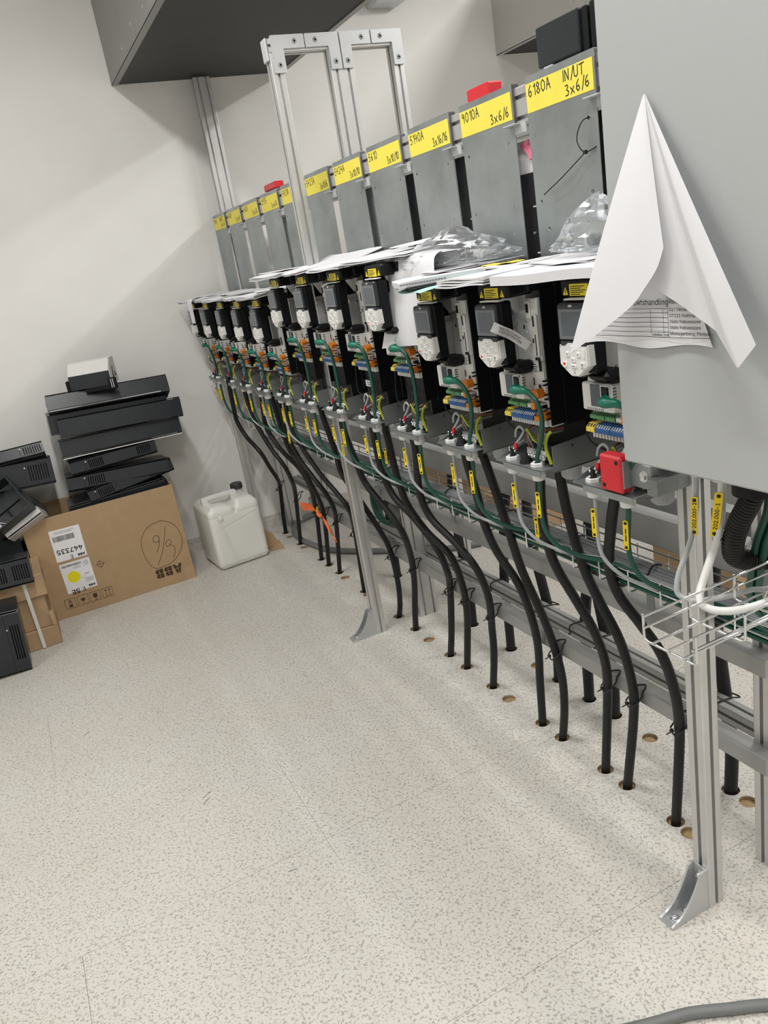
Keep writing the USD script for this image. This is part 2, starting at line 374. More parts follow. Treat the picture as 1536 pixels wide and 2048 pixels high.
def duct(x0, x1, y0, z0, z1, label, m_side):
    t = thing('ventilation_duct', label, 'duct', ((x0 + x1) / 2, (y0 + RY1) / 2, z0))
    w, l, h = (x1 - x0) / 2, (RY1 - y0) / 2 - .002, z1 - z0
    part('side_panel', MB().box(-w, -w + .004, -l, l, 0, h), m_side, t)
    part('side_panel', MB().box(w - .004, w, -l, l, 0, h), m_side, t)
    part('bottom_panel', MB().box(-w + .004, w - .004, -l, l, 0.004, .008), 'duct_under_shade', t, 'underside darkened as shade')
    part('end_panel', MB().box(-w + .004, w - .004, -l, -l + .004, .008, h), m_side, t)
    m = MB().box(-w, -w + .03, -l, l, -.001, .004).box(w - .03, w, -l, l, -.001, .004)
    part('edge_flange', m, m_side, t)
    m = MB()
    for k in range(7): m.lathe([(.006, 0), (.006, .002), (.003, .004)], (-w, -l + .15 + k * .28, .05 + .02 * (k % 2)), (-1, 0, 0), 8)
    part('rivet', m, 'zinc', t, kind='stuff')
    return t
duct(0.88, 1.828, 2.3, 2.55, 3.0, 'wide grey sheet metal duct with underside darkened as shade at top left', 'duct_steel')
duct(3.27, 4.22, 2.3, 2.555, 3.0, 'sheet metal duct, lamp light painted into its pale colour, against the wall behind the black cover', 'duct_lit')
t = thing('lamp_housing', 'small clear grey lamp housing high on the far wall, beside the duct', 'lamp', (2.50, 4.52, 2.84))
part('housing', MB().box(-.10, .10, -.05, .075, 0, .05, .012), 'clear_flap', t)
part('mounting_clip', MB().box(.02, .20, -.03, .07, .05, .062, .004), 'cast_alu', t)

# ================================================================== the aluminium rack
rack = thing('rack_frame', 'aluminium profile rack with posts, rails and an arched top frame', 'rack')
S2 = [('l', 0), ('r', 0), ('b', 0), ('t', 0)]
P45 = profile(.045, .045, S2)
P90 = profile(.090, .045, [('l', 0), ('r', 0), ('b', -.0225), ('b', .0225), ('t', -.0225), ('t', .0225)])
def sh(p, x, y): return shapely.affinity.translate(p, x, y)
def post(x, y, z1, p=P45, z0=0.0):
    part('post', MB().prism(sh(p, x, y), 'z', z0, z1), 'alu', rack, smooth_=False)
def rail(x, z, y0, y1, h=.045, w=.045, slots=(('r', 0),), m='rail_grey', name='rail'):
    p = profile(w, h, list(slots)); hole = Point(0, 0).buffer(.0045, quad_segs=4)
    for o in ((-h / 4, h / 4) if h > .06 else (0,)):
        p = p.difference(sh(hole, 0, o))
    part(name, MB().prism(sh(p, x, z), 'y', y0, y1), m, rack, smooth_=False)
YN, YM, YF = 1.0375, 2.815, 4.50       # near faces of the three frames
for yy, zt, zr in ((YN, 2.10, 2.10), (YM, 2.225, 2.225), (YF, .94, 1.70)):
    post(1.1025, yy + .0225, zt)
    post(1.572, yy + .0225, zr)
post(1.327, YN + .0225, 2.10, P90); post(1.344, YM + .0225, 2.225, P90); post(1.327, YF + .0225, 2.54, P90)
# top of the arch: two cross pieces, four corner plates with screws, an end cap
for a, b in ((1.0805, 1.594),):
    part('top_beam', MB().prism(sh(P45, YM + .0225, 2.2475), 'x', a, b), 'alu', rack, smooth_=False)
part('top_beam', MB().prism(sh(P45, YN + .0225, 2.12), 'x', 1.0805, 1.594), 'alu', rack, smooth_=False)
part('end_cap', MB().box(1.072, 1.0804, YM - .001, YM + .046, 2.200, 2.272, .004), 'gland_grey', rack)
for k, (x0, x1, sx) in enumerate(((1.090, 1.212, 1), (1.215, 1.342, -1), (1.346, 1.466, 1), (1.470, 1.592, -1))):
    w = .042
    xa, xb = (x0, x0 + w) if sx > 0 else (x1 - w, x1)
    L = Polygon([(x0, 2.276), (x1, 2.276), (x1, 2.276 - w), (x0, 2.276 - w)]).union(sbox(xa, 2.161, xb, 2.276))
    L = L.buffer(-.003).buffer(.003, quad_segs=2)
    m = MB().prism(L, 'y', YM - .009, YM - .0005)
    part('corner_plate', m, 'cast_alu', rack, smooth_=False)
    c = rack + '/corner_plate' + ('_%03d' % k if k else '')
    for (px, pz) in (((xa + xb) / 2, 2.185), ((x0 + x1) / 2 + sx * .025, 2.2555)):
        s_ = MB().lathe([(.0085, 0), (.0085, .0012), (.0065, .002), (.0035, .002), (.0032, -.001)], (px, YM - .009, pz), (0, -1, 0), 14)
        part('screw', s_, 'galv_dark', c)
# long rails
rail(1.2675, .320, 1.019, 3.9); rail(1.2675, .573, 1.019, 4.52); rail(1.2675, .812, 1.06, 4.52, h=.075)
rail(1.395, .287, .98, 4.52, slots=(('l', 0), ('r', 0), ('t', 0))); rail(1.395, .573, 1.019, 4.52); rail(1.395, .812, 1.06, 4.52, h=.075)
rail(1.2675, 1.805, 0.9, 4.56, h=.09, slots=(('l', -.0225), ('l', .0225)), m='alu', name='top_rail')
rail(1.2675, .955, 1.06, 4.52, h=.045)
rail(1.395, 1.805, 0.9, 4.56, h=.09, slots=(('r', -.0225), ('r', .0225)), m='alu', name='top_rail')
part('support_arm', MB().prism(sh(profile(.026, .032, [('r', 0)], sd=.008), 1.060, 1.046), 'x', 1.0, 1.24), 'steel_panel', rack, smooth_=False)
# feet: triangular cast brackets bolted to floor and post
def foot(x, y, L=.112, wd=.040):
    a = np.linspace(0, 1, 12)
    arc = [(-(L) + L * .82 * t ** 1.0 + 0.0, .012 + .098 * t ** 2.1) for t in a]
    tri = Polygon([(0, 0), (-L, 0), (-L, .008)] + arc[1:] + [(-.012, .112), (0, .112)])
    m = MB()
    for yy in (y - wd / 2, y + wd / 2 - .005): m.prism(sh(tri, x, 0), 'y', yy, yy + .005)
    m.box(x - L + .0004, x - .0006, y - wd / 2 + .0052, y + wd / 2 - .0052, .0006, .006).box(x - .006, x - .0006, y - wd / 2 + .0052, y + wd / 2 - .0052, .0062, .1114)
    p = part('foot_bracket', m, 'cast_alu', rack, smooth_=False)
    for (bx, bz, ax) in ((-L + .026, .006, (0, 0, 1)), (-L + .062, .006, (0, 0, 1)), (-.006, .085, (-1, 0, 0)), (-.006, .045, (-1, 0, 0))):
        part('bolt', MB().lathe([(.0115, 0), (.0115, .0015), (.007, .0017), (.0066, .006), (.004, .0075), (.0035, .005)], (x + bx, y, bz), ax, 14), 'zinc', p)
foot(1.08, YN + .0225); foot(1.08, YM + .0225); foot(1.08, YF + .0225)
def jl(x, y, z):
    m = MB().box(x - .03, x, y - .035, y + .035, z, z + .04, .003)
    part('joint_bracket', m, 'cast_alu', rack)
jl(1.418, YM - .045, .31); jl(1.246, YM + .12, .573)
part('wall_anchor', MB().box(1.30, 1.36, 4.546, 4.599, 2.2, 2.26, .004), 'cast_alu', rack)

# ================================================================== mounting plates with yellow handwritten signs
PP = .2906                                                # pitch along the rack
def plate_left(k): return 1.353 + PP * (k - 1)
SIGN = {2: ('6180A', '3x6/6', 'IN/UT'), 3: ('9010A', '3x6/6', ''), 4: ('5140A', '3x16/16', ''), 5: ('5610', '3x10/10', ''), 6: ('5424A', '3x10/10', ''),
        7: ('5423A', '3x10/6', ''), 8: ('5421A', '3x10/6', ''), 9: ('2975', '3x6/6', ''), 10: ('5605', '3x6/6', ''), 11: ('4607', '3x6/6', ''), 12: ('1967', '3x6/6', 'IN/UT')}
PX = 1.240
for k in range(1, 13):
    yl = plate_left(k); yr = yl - .236
    if k == 1: lab = 'grey galvanised mounting plate half hidden behind the big grey cabinet'
    elif k == 7: lab = 'galvanised mounting plate partly behind the arch post, its sign ending in 3A'
    else: lab = 'grey galvanised mounting plate with sign %s, ' % SIGN[k][0] + {2: 'a black cable tie threaded through it', 3: 'below the larger red box', 4: 'just right of the arch', 5: 'before the right leg of the arch', 6: 'before the middle leg of the arch', 8: 'just beyond the front leg of the arch', 9: 'below the small red box', 10: 'third from the end wall', 11: 'second from the end wall', 12: 'beside the end wall'}[k]
    t = thing('mounting_plate', lab, 'metal plate', (PX, yl, 0))
    holes = [(.022, 1.735), (.206, 1.735), (.022, 1.589), (.204, 1.589), (.042, 1.526), (.186, 1.526), (.022, 1.30), (.204, 1.30)]
    sh_ = sbox(-.236, .98, 0, 1.858)
    for b, z in holes: sh_ = sh_.difference(Point(-b, z).buffer(.0038, quad_segs=4))
    m = MB().prism(sh_, 'x', -.002, 0)
    m.box(-.002, .018, -.236, 0, 1.858, 1.860)
    part('sheet', m, 'galv', t, smooth_=False)
    part('edge_fold', MB().box(0.0002, .02, -.236, -.2345, 1.766, 1.8578), 'paper_dark', t)
    # hook tab at the lower end of the rail, right-hand edge
    m = MB().box(-.022, -.0022, -.262, -.214, 1.768, 1.772, .0015).box(-.004, .001, -.282, -.2362, 1.748, 1.772, .001)
    part('hook_tab', m, 'gland_grey', t)
    if k > 1:
        s3 = MB().box(-.0028, -.0021, -.231, -.002, 1.784, 1.845)
        sg = part('sign', s3, 'tape_yellow', t)
        inks = [MB(), MB(), MB()]; ink = inks[0]; o = np.array([-.0028, 0, 0])
        a, b, c = SIGN[k]
        wd = .0165
        p, wa = hand(a, .023, wd, .0012); ink.on(shapely.affinity.rotate(p, 2, origin=(0, 0)), o + Y * -.010 + Z * 1.816, FU, FV, .0003)
        ink = inks[1]; p, wb = hand(b, .021, .0160 if len(b) < 6 else .0128, .0012); ink.on(shapely.affinity.rotate(p, 3, origin=(0, 0)), o + Y * -(.222 - wb) + Z * 1.790, FU, FV, .0003)
        if c:
            ink = inks[2]; p, wc = hand(c, .021, .0165, .0012); ink.on(p, o + Y * -(.208 - wc) + Z * 1.820, FU, FV, .0003)
        for ink in inks:
            if ink.n: part('handwriting', ink, 'ink', sg, smooth_=False)
    if k == 2:
        m = MB().tube([(.002, -.212, 1.735), (-.016, -.205, 1.731), (-.02, -.190, 1.71), (-.02, -.188, 1.689), (-.014, -.203, 1.669), (.002, -.232, 1.678)], .0013, 6)
        m.tube([(-.013, -.203, 1.669), (-.02, -.12, 1.627), (-.018, -.082, 1.613), (-.016, -.052, 1.602)], .0012, 6)
        m.box(-.018, -.01, -.207, -.199, 1.665, 1.673, .001)
        part('cable_tie', m, 'ink', t)
# dark upright channels showing in the gaps between the near plates
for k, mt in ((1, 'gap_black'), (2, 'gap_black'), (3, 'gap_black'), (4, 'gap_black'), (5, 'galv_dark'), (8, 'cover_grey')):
    yl = plate_left(k + 1) - .236
    yc = yl - .026
    t = thing('gap_channel', 'upright channel in the gap %s' % {1: 'right of the 6180A plate, mostly hidden by the cabinet', 2: 'between the 9010A and 6180A plates', 3: 'between the 5140A and 9010A plates', 4: 'between the 5610 and 5140A plates', 5: 'between the 5424A and 5610 plates', 8: 'beside the 2975 plate, seen as a greyish strip'}[k], 'channel', (1.262, yc, 1.0), group=None)
    sl = sbox(-.03, 0.0, .06 if k == 3 else .085, .66 if k == 2 else .745)
    for z in (.08, .20, .33, .43, .47, .58): sl = sl.difference(sbox(-.006, z, .020, z + .004))
    part('web', MB().prism(sl, 'x', .0, .003), mt, t, smooth_=False)
    part('flange', MB().box(.003, .035, -.03, -.027, 0, .745), mt, t)
    m = MB()
    for z in (.14, .39, .52): m.lathe([(.004, 0), (.004, .002), (.002, .003)], (0, .02, z), (-1, 0, 0), 8)
    part('screw', m, 'zinc', t)
    if k == 2:
        part('white_panel', MB().box(.004, .006, -.02, .085, .66, .735), 'sticker', t)
        part('pink_flag', MB().prism(Polygon([(-.025, .70), (.012, .688), (.012, .700), (.045, .726), (.01, .735), (.012, .722), (-.025, .715)]), 'x', -.003, .002), 'pink_plastic', t, 'torn bright pink plastic flag')
# ================================================================== frequency drives
def build_drive(label, loc, dz, group):
    """local frame: x = -(distance out from the mounting plate), y = -(distance right of the left edge), z above the gland plate"""
    t = thing('frequency_drive', label, 'frequency drive', loc, 0, group)
    Wd, top = .160, .432 + dz
    def D(a0, a1, b0, b1, h0, h1, c=0.0, m=None): return (m or MB()).box(-a1, -a0, -b1, -b0, h0, h1, c)
    # black housing with an open front
    m = D(.004, .158, 0, Wd, .105, top, .004)
    D(.155, .196, .1565, Wd, .112, top - .02, .001, m); D(.155, .190, 0, .0035, .112, top - .02, .001, m)
    D(.155, .20, 0, Wd, top - .018, top, .003, m)
    D(.004, .10, .003, Wd - .003, .02, .105, 0, m)
    part('housing', m, 'black_plastic', t)
    if dz:
        m = D(.10, .178, .004, .150, .055, .108 + dz - .004, .003)
        p = part('louvre_cover', m, 'cover_black', t)
        m = MB()
        for r in range(3):
            for c_ in range(7): D(.1775, .1795, .015 + c_ * .018, .026 + c_ * .018, .075 + r * .026, .090 + r * .026, .001, m)
        part('louvre', m, 'deep_black', p, kind='stuff')
    u = dz
    # galvanised tray behind the keypad
    m = D(.158, .163, .004, .106, .228 + u, .400 + u)
    D(.163, .185, .100, .1015, .23 + u, .36 + u, 0, m)
    part('metal_tray', m, 'tray_metal', t)
    m = MB().prism(Polygon([(-.006, .395 + u), (-.058, .362 + u), (-.10, .370 + u), (-.10, .40 + u), (-.006, .40 + u)]), 'x', -.190, -.186)
    part('film_flap', m, 'clear_flap', t)
    m = D(.163, .196, .004, .012, .228 + u, .352 + u, .001); D(.163, .196, .004, .020, .325 + u, .338 + u, .001, m); D(.163, .185, .004, .03, .232 + u, .240 + u, .001, m)
    part('side_rail', m, 'unit_plastic', t)
    m = MB()
    for b, h in ((.062, .315), (.080, .312), (.05, .25), (.072, .248), (.085, .26), (.06, .335)): m.lathe([(.004, 0), (.004, .003), (.002, .0045)], (-.163, -b, h + u), (-1, 0, 0), 8)
    part('tray_screw', m, 'zinc', t)
    # pale control unit: right-hand column, lower board, ridged right edge
    body = D(.158, .203, .112, .1555, .258 + u, .395 + u, .002)
    D(.158, .196, .020, .1555, .150 + u, .235 + u, .002, body); D(.158, .203, .106, .1555, .168 + u, .258 + u, .002, body)
    D(.158, .192, .006, .1555, .107 + u, .150 + u, .002, body)
    D(.196, .206, .060, .1120, .236 + u, .252 + u, .002, body); D(.203, .207, .118, .134, .352 + u, .39 + u, .001, body); D(.203, .208, .140, .1555, .27 + u, .36 + u, .001, body)
    D(.158, .20, .085, .112, .37 + u, .42 + u, .002, body)
    cu = part('control_unit', body, 'unit_plastic', t)
    dk = MB()
    for b0, b1, h0, h1 in ((.122, .130, .365, .383), (.142, .147, .335, .358), (.146, .149, .272, .318), (.137, .142, .300, .309), (.121, .124, .295, .299), (.14, .146, .262, .268), (.150, .154, .25, .268), (.125, .127, .205, .222), (.142, .147, .20, .208), (.150, .156, .238, .262), (.108, .111, .33, .338)):
        D(.2065, .2085, b0, b1, h0 + u, h1 + u, 0, dk)
    for h in (.130, .142, .154, .176, .186, .208, .217): D(.178, .2045, .1515, .1562, h - .0035 + u, h + u, 0, dk)
    part('slot', dk, 'deep_black', cu, kind='stuff')
    tx = MB()
    for i in range(4): D(.2031, .2034, .118, .138 - .004 * (i % 2), .235 + u + i * .005, .237 + u + i * .005, 0, tx)
    part('print', tx, 'ink_grey', cu)
    # row of pale terminal ribs under the blue row
    m = MB()
    for i in range(15): D(.19, .200, .010 + i * .0092, .0165 + i * .0092, .108 + u, .124 + u, .001, m)
    for i in range(14): D(.192, .201, .024 + i * .0085, .029 + i * .0085, .146 + u, .153 + u, .001, m)
    part('terminal_rib', m, 'white_plastic', cu, kind='stuff')
    # option module with network socket
    mod = D(.196, .236, .030, .118, .178 + u, .234 + u, .003); D(.196, .228, .040, .060, .234 + u, .243 + u, .002, mod)
    om = part('option_module', mod, 'white_plastic', t)
    part('dark_panel', D(.2355, .2372, .057, .084, .188 + u, .232 + u, .0005), 'screen', om)
    m = D(.2355, .2385, .0875, .0895, .187 + u, .232 + u); D(.2355, .2385, .1125, .1145, .187 + u, .232 + u, 0, m); D(.2355, .2385, .0875, .1145, .230 + u, .232 + u, 0, m)
    part('socket_frame', m, 'unit_plastic', om)
    m = D(.2355, .2368, .0895, .1125, .19 + u, .230 + u); D(.236, .2385, .094, .108, .212 + u, .226 + u, 0, m)
    part('network_socket', m, 'deep_black', om)
    part('red_latch', D(.205, .228, .026, .031, .20 + u, .214 + u, .001), 'red_plastic', om)
    m = MB()
    for i in range(9): D(.236, .2366, .045 + i * .0055, .047 + i * .0055, .1795 + u, .185 + u, 0, m)
    for i in range(6): D(.225, .234, .1178, .1186, .195 + u + i * .006, .198 + u + i * .006, 0, m)
    part('vent_slot', m, 'ink_grey', om, kind='stuff')
    # coloured plug-in terminals
    for nm, mt, b0, b1, h0, h1, a in (('green_terminal', 'green_terminal', .020, .062, .153, .166, .212), ('green_terminal', 'green_terminal', .065, .092, .153, .166, .212), ('grey_terminal', 'unit_plastic', .094, .110, .153, .166, .210),
                                      ('yellow_terminal', 'yellow_terminal', .022, .046, .129, .146, .226), ('blue_terminal', 'blue_terminal', .047, .088, .128, .145, .224), ('blue_terminal', 'blue_terminal', .0895, .130, .128, .145, .224), ('orange_terminal', 'orange_plastic', .131, .152, .128, .145, .222)):
        prof = Polygon([(-.19, h0 + u), (-a, h0 + u), (-a, (h0 + h1) / 2 + u), (-a + .010, h1 + u), (-.19, h1 + u)])
        m = MB().prism(prof, 'y', -b1, -b0)
        q = part(nm, m, mt, t, smooth_=False)
        n = max(2, int((b1 - b0) / .0062)); s_ = (b1 - b0) / n; hm, ah = (h0 + h1) / 2 + u, (h1 - h0) / 2
        m = MB(); 
        for i in range(n):
            bb = b0 + (i + .5) * s_
            vs = [(-a - .0004 + f * .010, -bb + w * .0016, hm + f * ah + .0004) for f, w in ((.2, -1), (.2, 1), (.8, 1), (.8, -1))]
            m.add(vs + [(x + .002, y, z - .001) for x, y, z in vs], [[0, 2, 1], [0, 3, 2], [4, 5, 6], [4, 6, 7], [0, 1, 5], [0, 5, 4], [1, 2, 6], [1, 6, 5], [2, 3, 7], [2, 7, 6], [3, 0, 4], [3, 4, 7]])
        part('wire_hole', m, 'deep_black' if nm != 'blue_terminal' else 'white_plastic', q, smooth_=False, kind='stuff')
    oc = MB().prism(Polygon([(-.124, .183 + u), (-.128, .197 + u), (-.150, .199 + u), (-.155, .19 + u), (-.153, .180 + u), (-.14, .176 + u)]), 'x', -.222, -.198)
    part('orange_connector', oc, 'orange_plastic', t)
    part('orange_connector', D(.19, .216, .114, .128, .15 + u, .168 + u, .002), 'orange_plastic', t)
    part('jumper_block', D(.19, .212, .131, .150, .15 + u, .165 + u, .002), 'gland_grey', t)
    part('jumper_block', D(.19, .214, .144, .150, .153 + u, .162 + u, .001), 'wire_brown', t)
    # wires in the terminal space, earthing clamps
    for mt, pts, r in (('grey_cable', [(-.203, -.022, .070), (-.205, -.030, .088), (-.205, -.046, .099), (-.205, -.060, .090), (-.206, -.046, .072), (-.207, -.028, .056)], .0030),
                       ('wire_brown', [(-.19, -.062, .040), (-.196, -.058, .070), (-.19, -.060, .092), (-.15, -.060, .100)], .0028), ('wire_grey', [(-.185, -.072, .040), (-.195, -.064, .070), (-.19, -.068, .090), (-.15, -.072, .10)], .0028),
                       ('wire_brown', [(-.15, -.14, .095), (-.195, -.125, .096), (-.20, -.110, .082), (-.198, -.112, .058), (-.18, -.118, .045)], .0032), ('wire_grey', [(-.15, -.135, .088), (-.198, -.126, .086), (-.203, -.116, .072), (-.198, -.117, .052)], .0034),
                       ('wire_pe', [(-.17, -.070, .060), (-.200, -.068, .088), (-.205, -.075, .0965), (-.205, -.086, .085), (-.203, -.098, .070), (-.19, -.108, .062)], .0024),
                       ('wire_pe', [(-.196, -.1535, .098), (-.204, -.152, .092), (-.208, -.148, .078), (-.208, -.145, .060), (-.206, -.150, .040), (-.205, -.156, .024)], .0040)):
        part('wire', MB().tube(pts, r, 7, 5), mt, t)
    part('wire', MB().tube([(-.19, -.030, .16 + u), (-.21, -.022, .140 + u), (-.218, -.016, .120), (-.212, -.022, .100), (-.19, -.044, .078)], .0022, 6, 6), 'rubber_black', t)
    part('red_sleeve', MB().tube([(-.207, -.028, .057), (-.210, -.026, .040)], .0046, 8, 1), 'red_plastic', t)
    m = D(.196, .201, .060, .145, .036, .050)
    for b in (.018, .088, .110, .133): D(.192, .214, b - .008, b + .008, .030, .040, .002, m)
    cl = part('earthing_bar', m, 'zinc', t)
    m = MB()
    for b in (.009, .027, .083, .096, .106, .129, .139): m.lathe([(.0048, 0), (.0048, .004), (.003, .005), (.003, .010), (.0015, .011)], (-.212, -b, .036), (-.35, 0, 1), 8)
    part('clamp_screw', m, 'zinc', cl, kind='stuff')
    # gland plate, glands, rubber cones, grey side panel
    m = MB().prism(unary_union([sbox(-.245, -.166, -.06, .012)]).difference(unary_union([Point(-.218, -.022).buffer(.010), Point(-.218, -.121).buffer(.010)])), 'z', .0165, .0185)
    D(.243, .2455, .02, .166, .004, .0185, 0, m)
    m.prism(Polygon([(-.243, .0185), (-.12, .0185), (-.12, .036), (-.19, .036), (-.235, .022)]), 'y', .0112, .0128)
    part('gland_plate', m, 'galv', t, smooth_=False)
    m = MB().prism(Polygon([(-.208, .008), (-.004, .008), (-.004, .078), (-.208, .068)]).difference(Point(-.15, .058).buffer(.003)), 'y', -.1675, -.1655)
    D(.004, .208, .16, .1655, .0045, .0065, 0, m)
    part('side_panel', m, 'steel_panel', t, smooth_=False)
    for b in (.022, .121):
        m = MB().lathe([(.0165, .0186), (.0165, .026), (.0145, .0275), (.0125, .0275), (.0095, .0255), (.0095, .022)], (-.218, -b, 0), (0, 0, 1), 6)
        m.lathe([(.0155, 0), (.0155, .0165)], (-.218, -b, 0), (0, 0, 1), 16).lathe([(.011, -.017), (.0150, -.015), (.0165, -.006), (.0165, 0)], (-.218, -b, 0), (0, 0, 1), 16)
        part('cable_gland', m, 'gland_white', t, smooth_=25)
    for a, b in ((.218, .077), (.186, .103)):
        pr = []
        for i in range(5): pr += [(.0165 - i * .003, .0186 + i * .0062), (.0150 - i * .003, .0186 + (i + 1) * .0062)]
        part('rubber_cone', MB().lathe(pr + [(.002, .053)], (-a, -b, 0), (0, 0, 1), 18), 'rubber_black', t)
    m = MB().lathe([(.017, -.040), (.0235, -.034), (.026, -.012), (.026, .0)], (-.118, -.112, 0), (0, 0, 1), 18).lathe([(.03, 0), (.03, .006)], (-.118, -.112, -.002), (0, 0, 1), 6)
    part('power_gland', m, 'gland_grey', t, smooth_=25)
    part('rear_plate', D(.03, .165, .0, .1655, .004, .006), 'steel_panel', t)
    # keypad on its holder, hood with the warning label, hinge arm
    kb0, kb1, ka = .034, .117, .285
    h0 = u
    m = D(ka - .045, ka - .014, kb0 - .002, kb1 + .002, .262 + h0, .398 + h0, .004)
    m.prism(Polygon([(-kb0 - .01, .27 + h0), (-kb1 + .01, .27 + h0), (-(kb0 + kb1) / 2, .252 + h0)]), 'x', -(ka - .016), -(ka - .040))
    D(.20, ka - .030, .070, .128, .244 + h0, .262 + h0, .008, m); D(.196, ka - .05, .104, .122, .236 + h0, .252 + h0, .006, m); D(.196, .225, .06, .10, .228 + h0, .246 + h0, .006, m)
    hd = part('keypad_holder', m, 'black_plastic', t)
    dsp = D(ka - .016, ka - .002, kb0, kb1, .3255 + h0, .395 + h0, .004); D(ka - .016, ka - .001, kb0 + .004, kb1 - .004, .316 + h0, .326 + h0, .002, dsp)
    ds = part('display', dsp, 'cover_black', t)
    part('bezel_frame', D(ka - .004, ka - .0008, kb0 + .004, kb1 - .004, .328 + h0, .385 + h0, .001), 'bezel', ds)
    part('screen', D(ka - .002, ka - .0002, kb0 + .014, kb1 - .014, .336 + h0, .379 + h0, .0005), 'screen', ds)
    part('emblem', MB().text('ABB', .004, (-ka + .0015, -(kb0 + kb1) / 2 + .006, .3885 + h0), FU, FV, .0004, True), 'unit_plastic', ds, smooth_=False)
    mid = -(kb0 + kb1) / 2
    kp = Polygon([(-kb0, .318), (-kb0 - .018, .3185), (mid + .014, .3245), (mid - .014, .3245), (-kb1 + .018, .3185), (-kb1, .318), (-kb1 - .001, .280), (-kb1 + .006, .274), (mid - .012, .258), (mid + .012, .258), (-kb0 - .006, .274), (-kb0 + .001, .280)])
    kp = sh(kp, 0, h0)
    m = MB().prism(kp, 'x', -ka + .003, -ka + .030).prism(kp.buffer(-.0025), 'x', -ka, -ka + .003)
    kk = part('keypad', m, 'white_plastic', t, smooth_=False)
    B8 = [(mid, .3135, .010, .009), (mid + .016, .301, .009, .010), (mid - .016, .301, .009, .010), (mid, .290, .010, .009), (mid + .026, .281, .012, .011), (mid - .026, .281, .012, .011), (mid, .2785, .016, .007), (mid - .031, .303, .004, .018)]
    for y, z, w, hh in B8:
        part('button', MB().box(-ka - .0022, -ka + .001, y - w / 2, y + w / 2, z - hh / 2 + h0, z + hh / 2 + h0, .0012), 'gland_white', kk)
    m = MB()
    for (y, z, w, hh), ro in zip(B8[:4], (0, 90, 270, 180)):
        tr = shapely.affinity.rotate(Polygon([(-.0018, -.0014), (.0018, -.0014), (0, .0018)]), ro, origin=(0, 0))
        m.on(tr, (-ka - .0022, y, z + h0), FU, FV, .0002)
    y, z = B8[5][:2]; m.on(Point(0, .0012).buffer(.0028).difference(Point(0, .0012).buffer(.0017)), (-ka - .0022, y, z + h0), FU, FV, .0002)
    m.on(sbox(-.0025, -.004, .0025, -.0032), (-ka - .0022, y, z + h0), FU, FV, .0002); m.on(sbox(-.005, -.0005, .005, .0005), (-ka - .0022, B8[6][0], B8[6][1] + h0), FU, FV, .0002)
    m.on(LineString([(0, .004), (0, -.004), (.0015, -.002)]).buffer(.0004), (-ka, mid, .267 + h0), FU, FV, .0002)
    m.on(Point(0, 0).buffer(.001), (-ka, -kb0 - .005, .314 + h0), FU, FV, .0002)
    part('button_mark', m, 'ink', kk, smooth_=False)
    y, z = B8[4][:2]
    part('stop_mark', MB().on(Point(0, .0015).buffer(.0032), (-ka - .0022, y, z + h0), FU, FV, .0002), 'red_plastic', kk, smooth_=False)
    m = D(.19, .262, .022, .138, .404 + h0, .438 + h0, .006); D(.19, .225, .0, .16, .410 + h0, .436 + h0, .004, m)
    hoo = part('hood', m, 'black_plastic', t)
    part('warning_label', D(.2615, .2628, .052, .105, .4055 + h0, .4275 + h0), 'label_yellow', hoo)
    m = MB()
    for y in (-.040, -.119): m.on(Polygon([(-.008, 0), (.008, 0), (0, .015)]), (-.2622, y, .4075 + h0), FU, FV, .0004)
    part('warning_triangle', m, 'label_yellow', hoo, smooth_=False)
    m = MB()
    for i, (a, b) in enumerate(((.0, .038), (.0, .030), (.0, .041), (.0, .036), (.0, .026))): m.on(sbox(.004 + a, 0, .004 + b, .0013), (-.2630, -.052, .4225 - i * .0037 + h0), FU, FV, .0002)
    for y in (-.040, -.119): m.on(sbox(-.0007, .004, .0007, .010), (-.2627, y, .4075 + h0), FU, FV, .0002)
    part('warning_text', m, 'ink', hoo, smooth_=False)
    part('trim_bar', D(.255, .275, .046, .118, .399 + h0, .4025 + h0, .0015), 'gland_white', t)
    m = MB().lathe([(.004, 0), (.004, .002), (.002, .003)], (-.20, -.148, top - .009), (-1, 0, 0), 10)
    part('housing_screw', m, 'zinc', t)
    return t

BIG = {4, 5, 6, 7}
GP = 1.0
def drive_left(k): return 1.562 + PP * (k - 2)
src = {}
for k in [2, 4, 1, 3, 5, 6, 7, 8, 9, 10, 11, 12]:
    big = k in BIG
    lab = {1: 'opened frequency drive nearest the camera, partly covered by the white paper and grey cabinet', 2: 'opened frequency drive with a white torque strip hanging across its keypad', 3: 'opened frequency drive beneath the spine booklet and teal sheet',
           4: 'taller opened frequency drive half covered by a hanging white sheet', 5: 'taller opened frequency drive left of the one with the hanging sheet', 6: 'taller opened frequency drive, second from the left of the raised four', 7: 'taller opened frequency drive, leftmost of the raised four',
           8: 'lower opened frequency drive right beside the leftmost raised one', 9: 'lower opened frequency drive, fourth from the end wall', 10: 'lower opened frequency drive, third from the end wall', 11: 'lower opened frequency drive, second from the end wall, beside a hanging paper corner', 12: 'lower opened frequency drive next to the end wall'}[k]
    loc = (1.238, drive_left(k), GP)
    grp = 'opened frequency drives along the rack'
    if big not in src: src[big] = build_drive(lab, loc, .070 if big else 0.0, grp)
    else: dup(src[big], lab, 'frequency drive', loc, 0, grp)

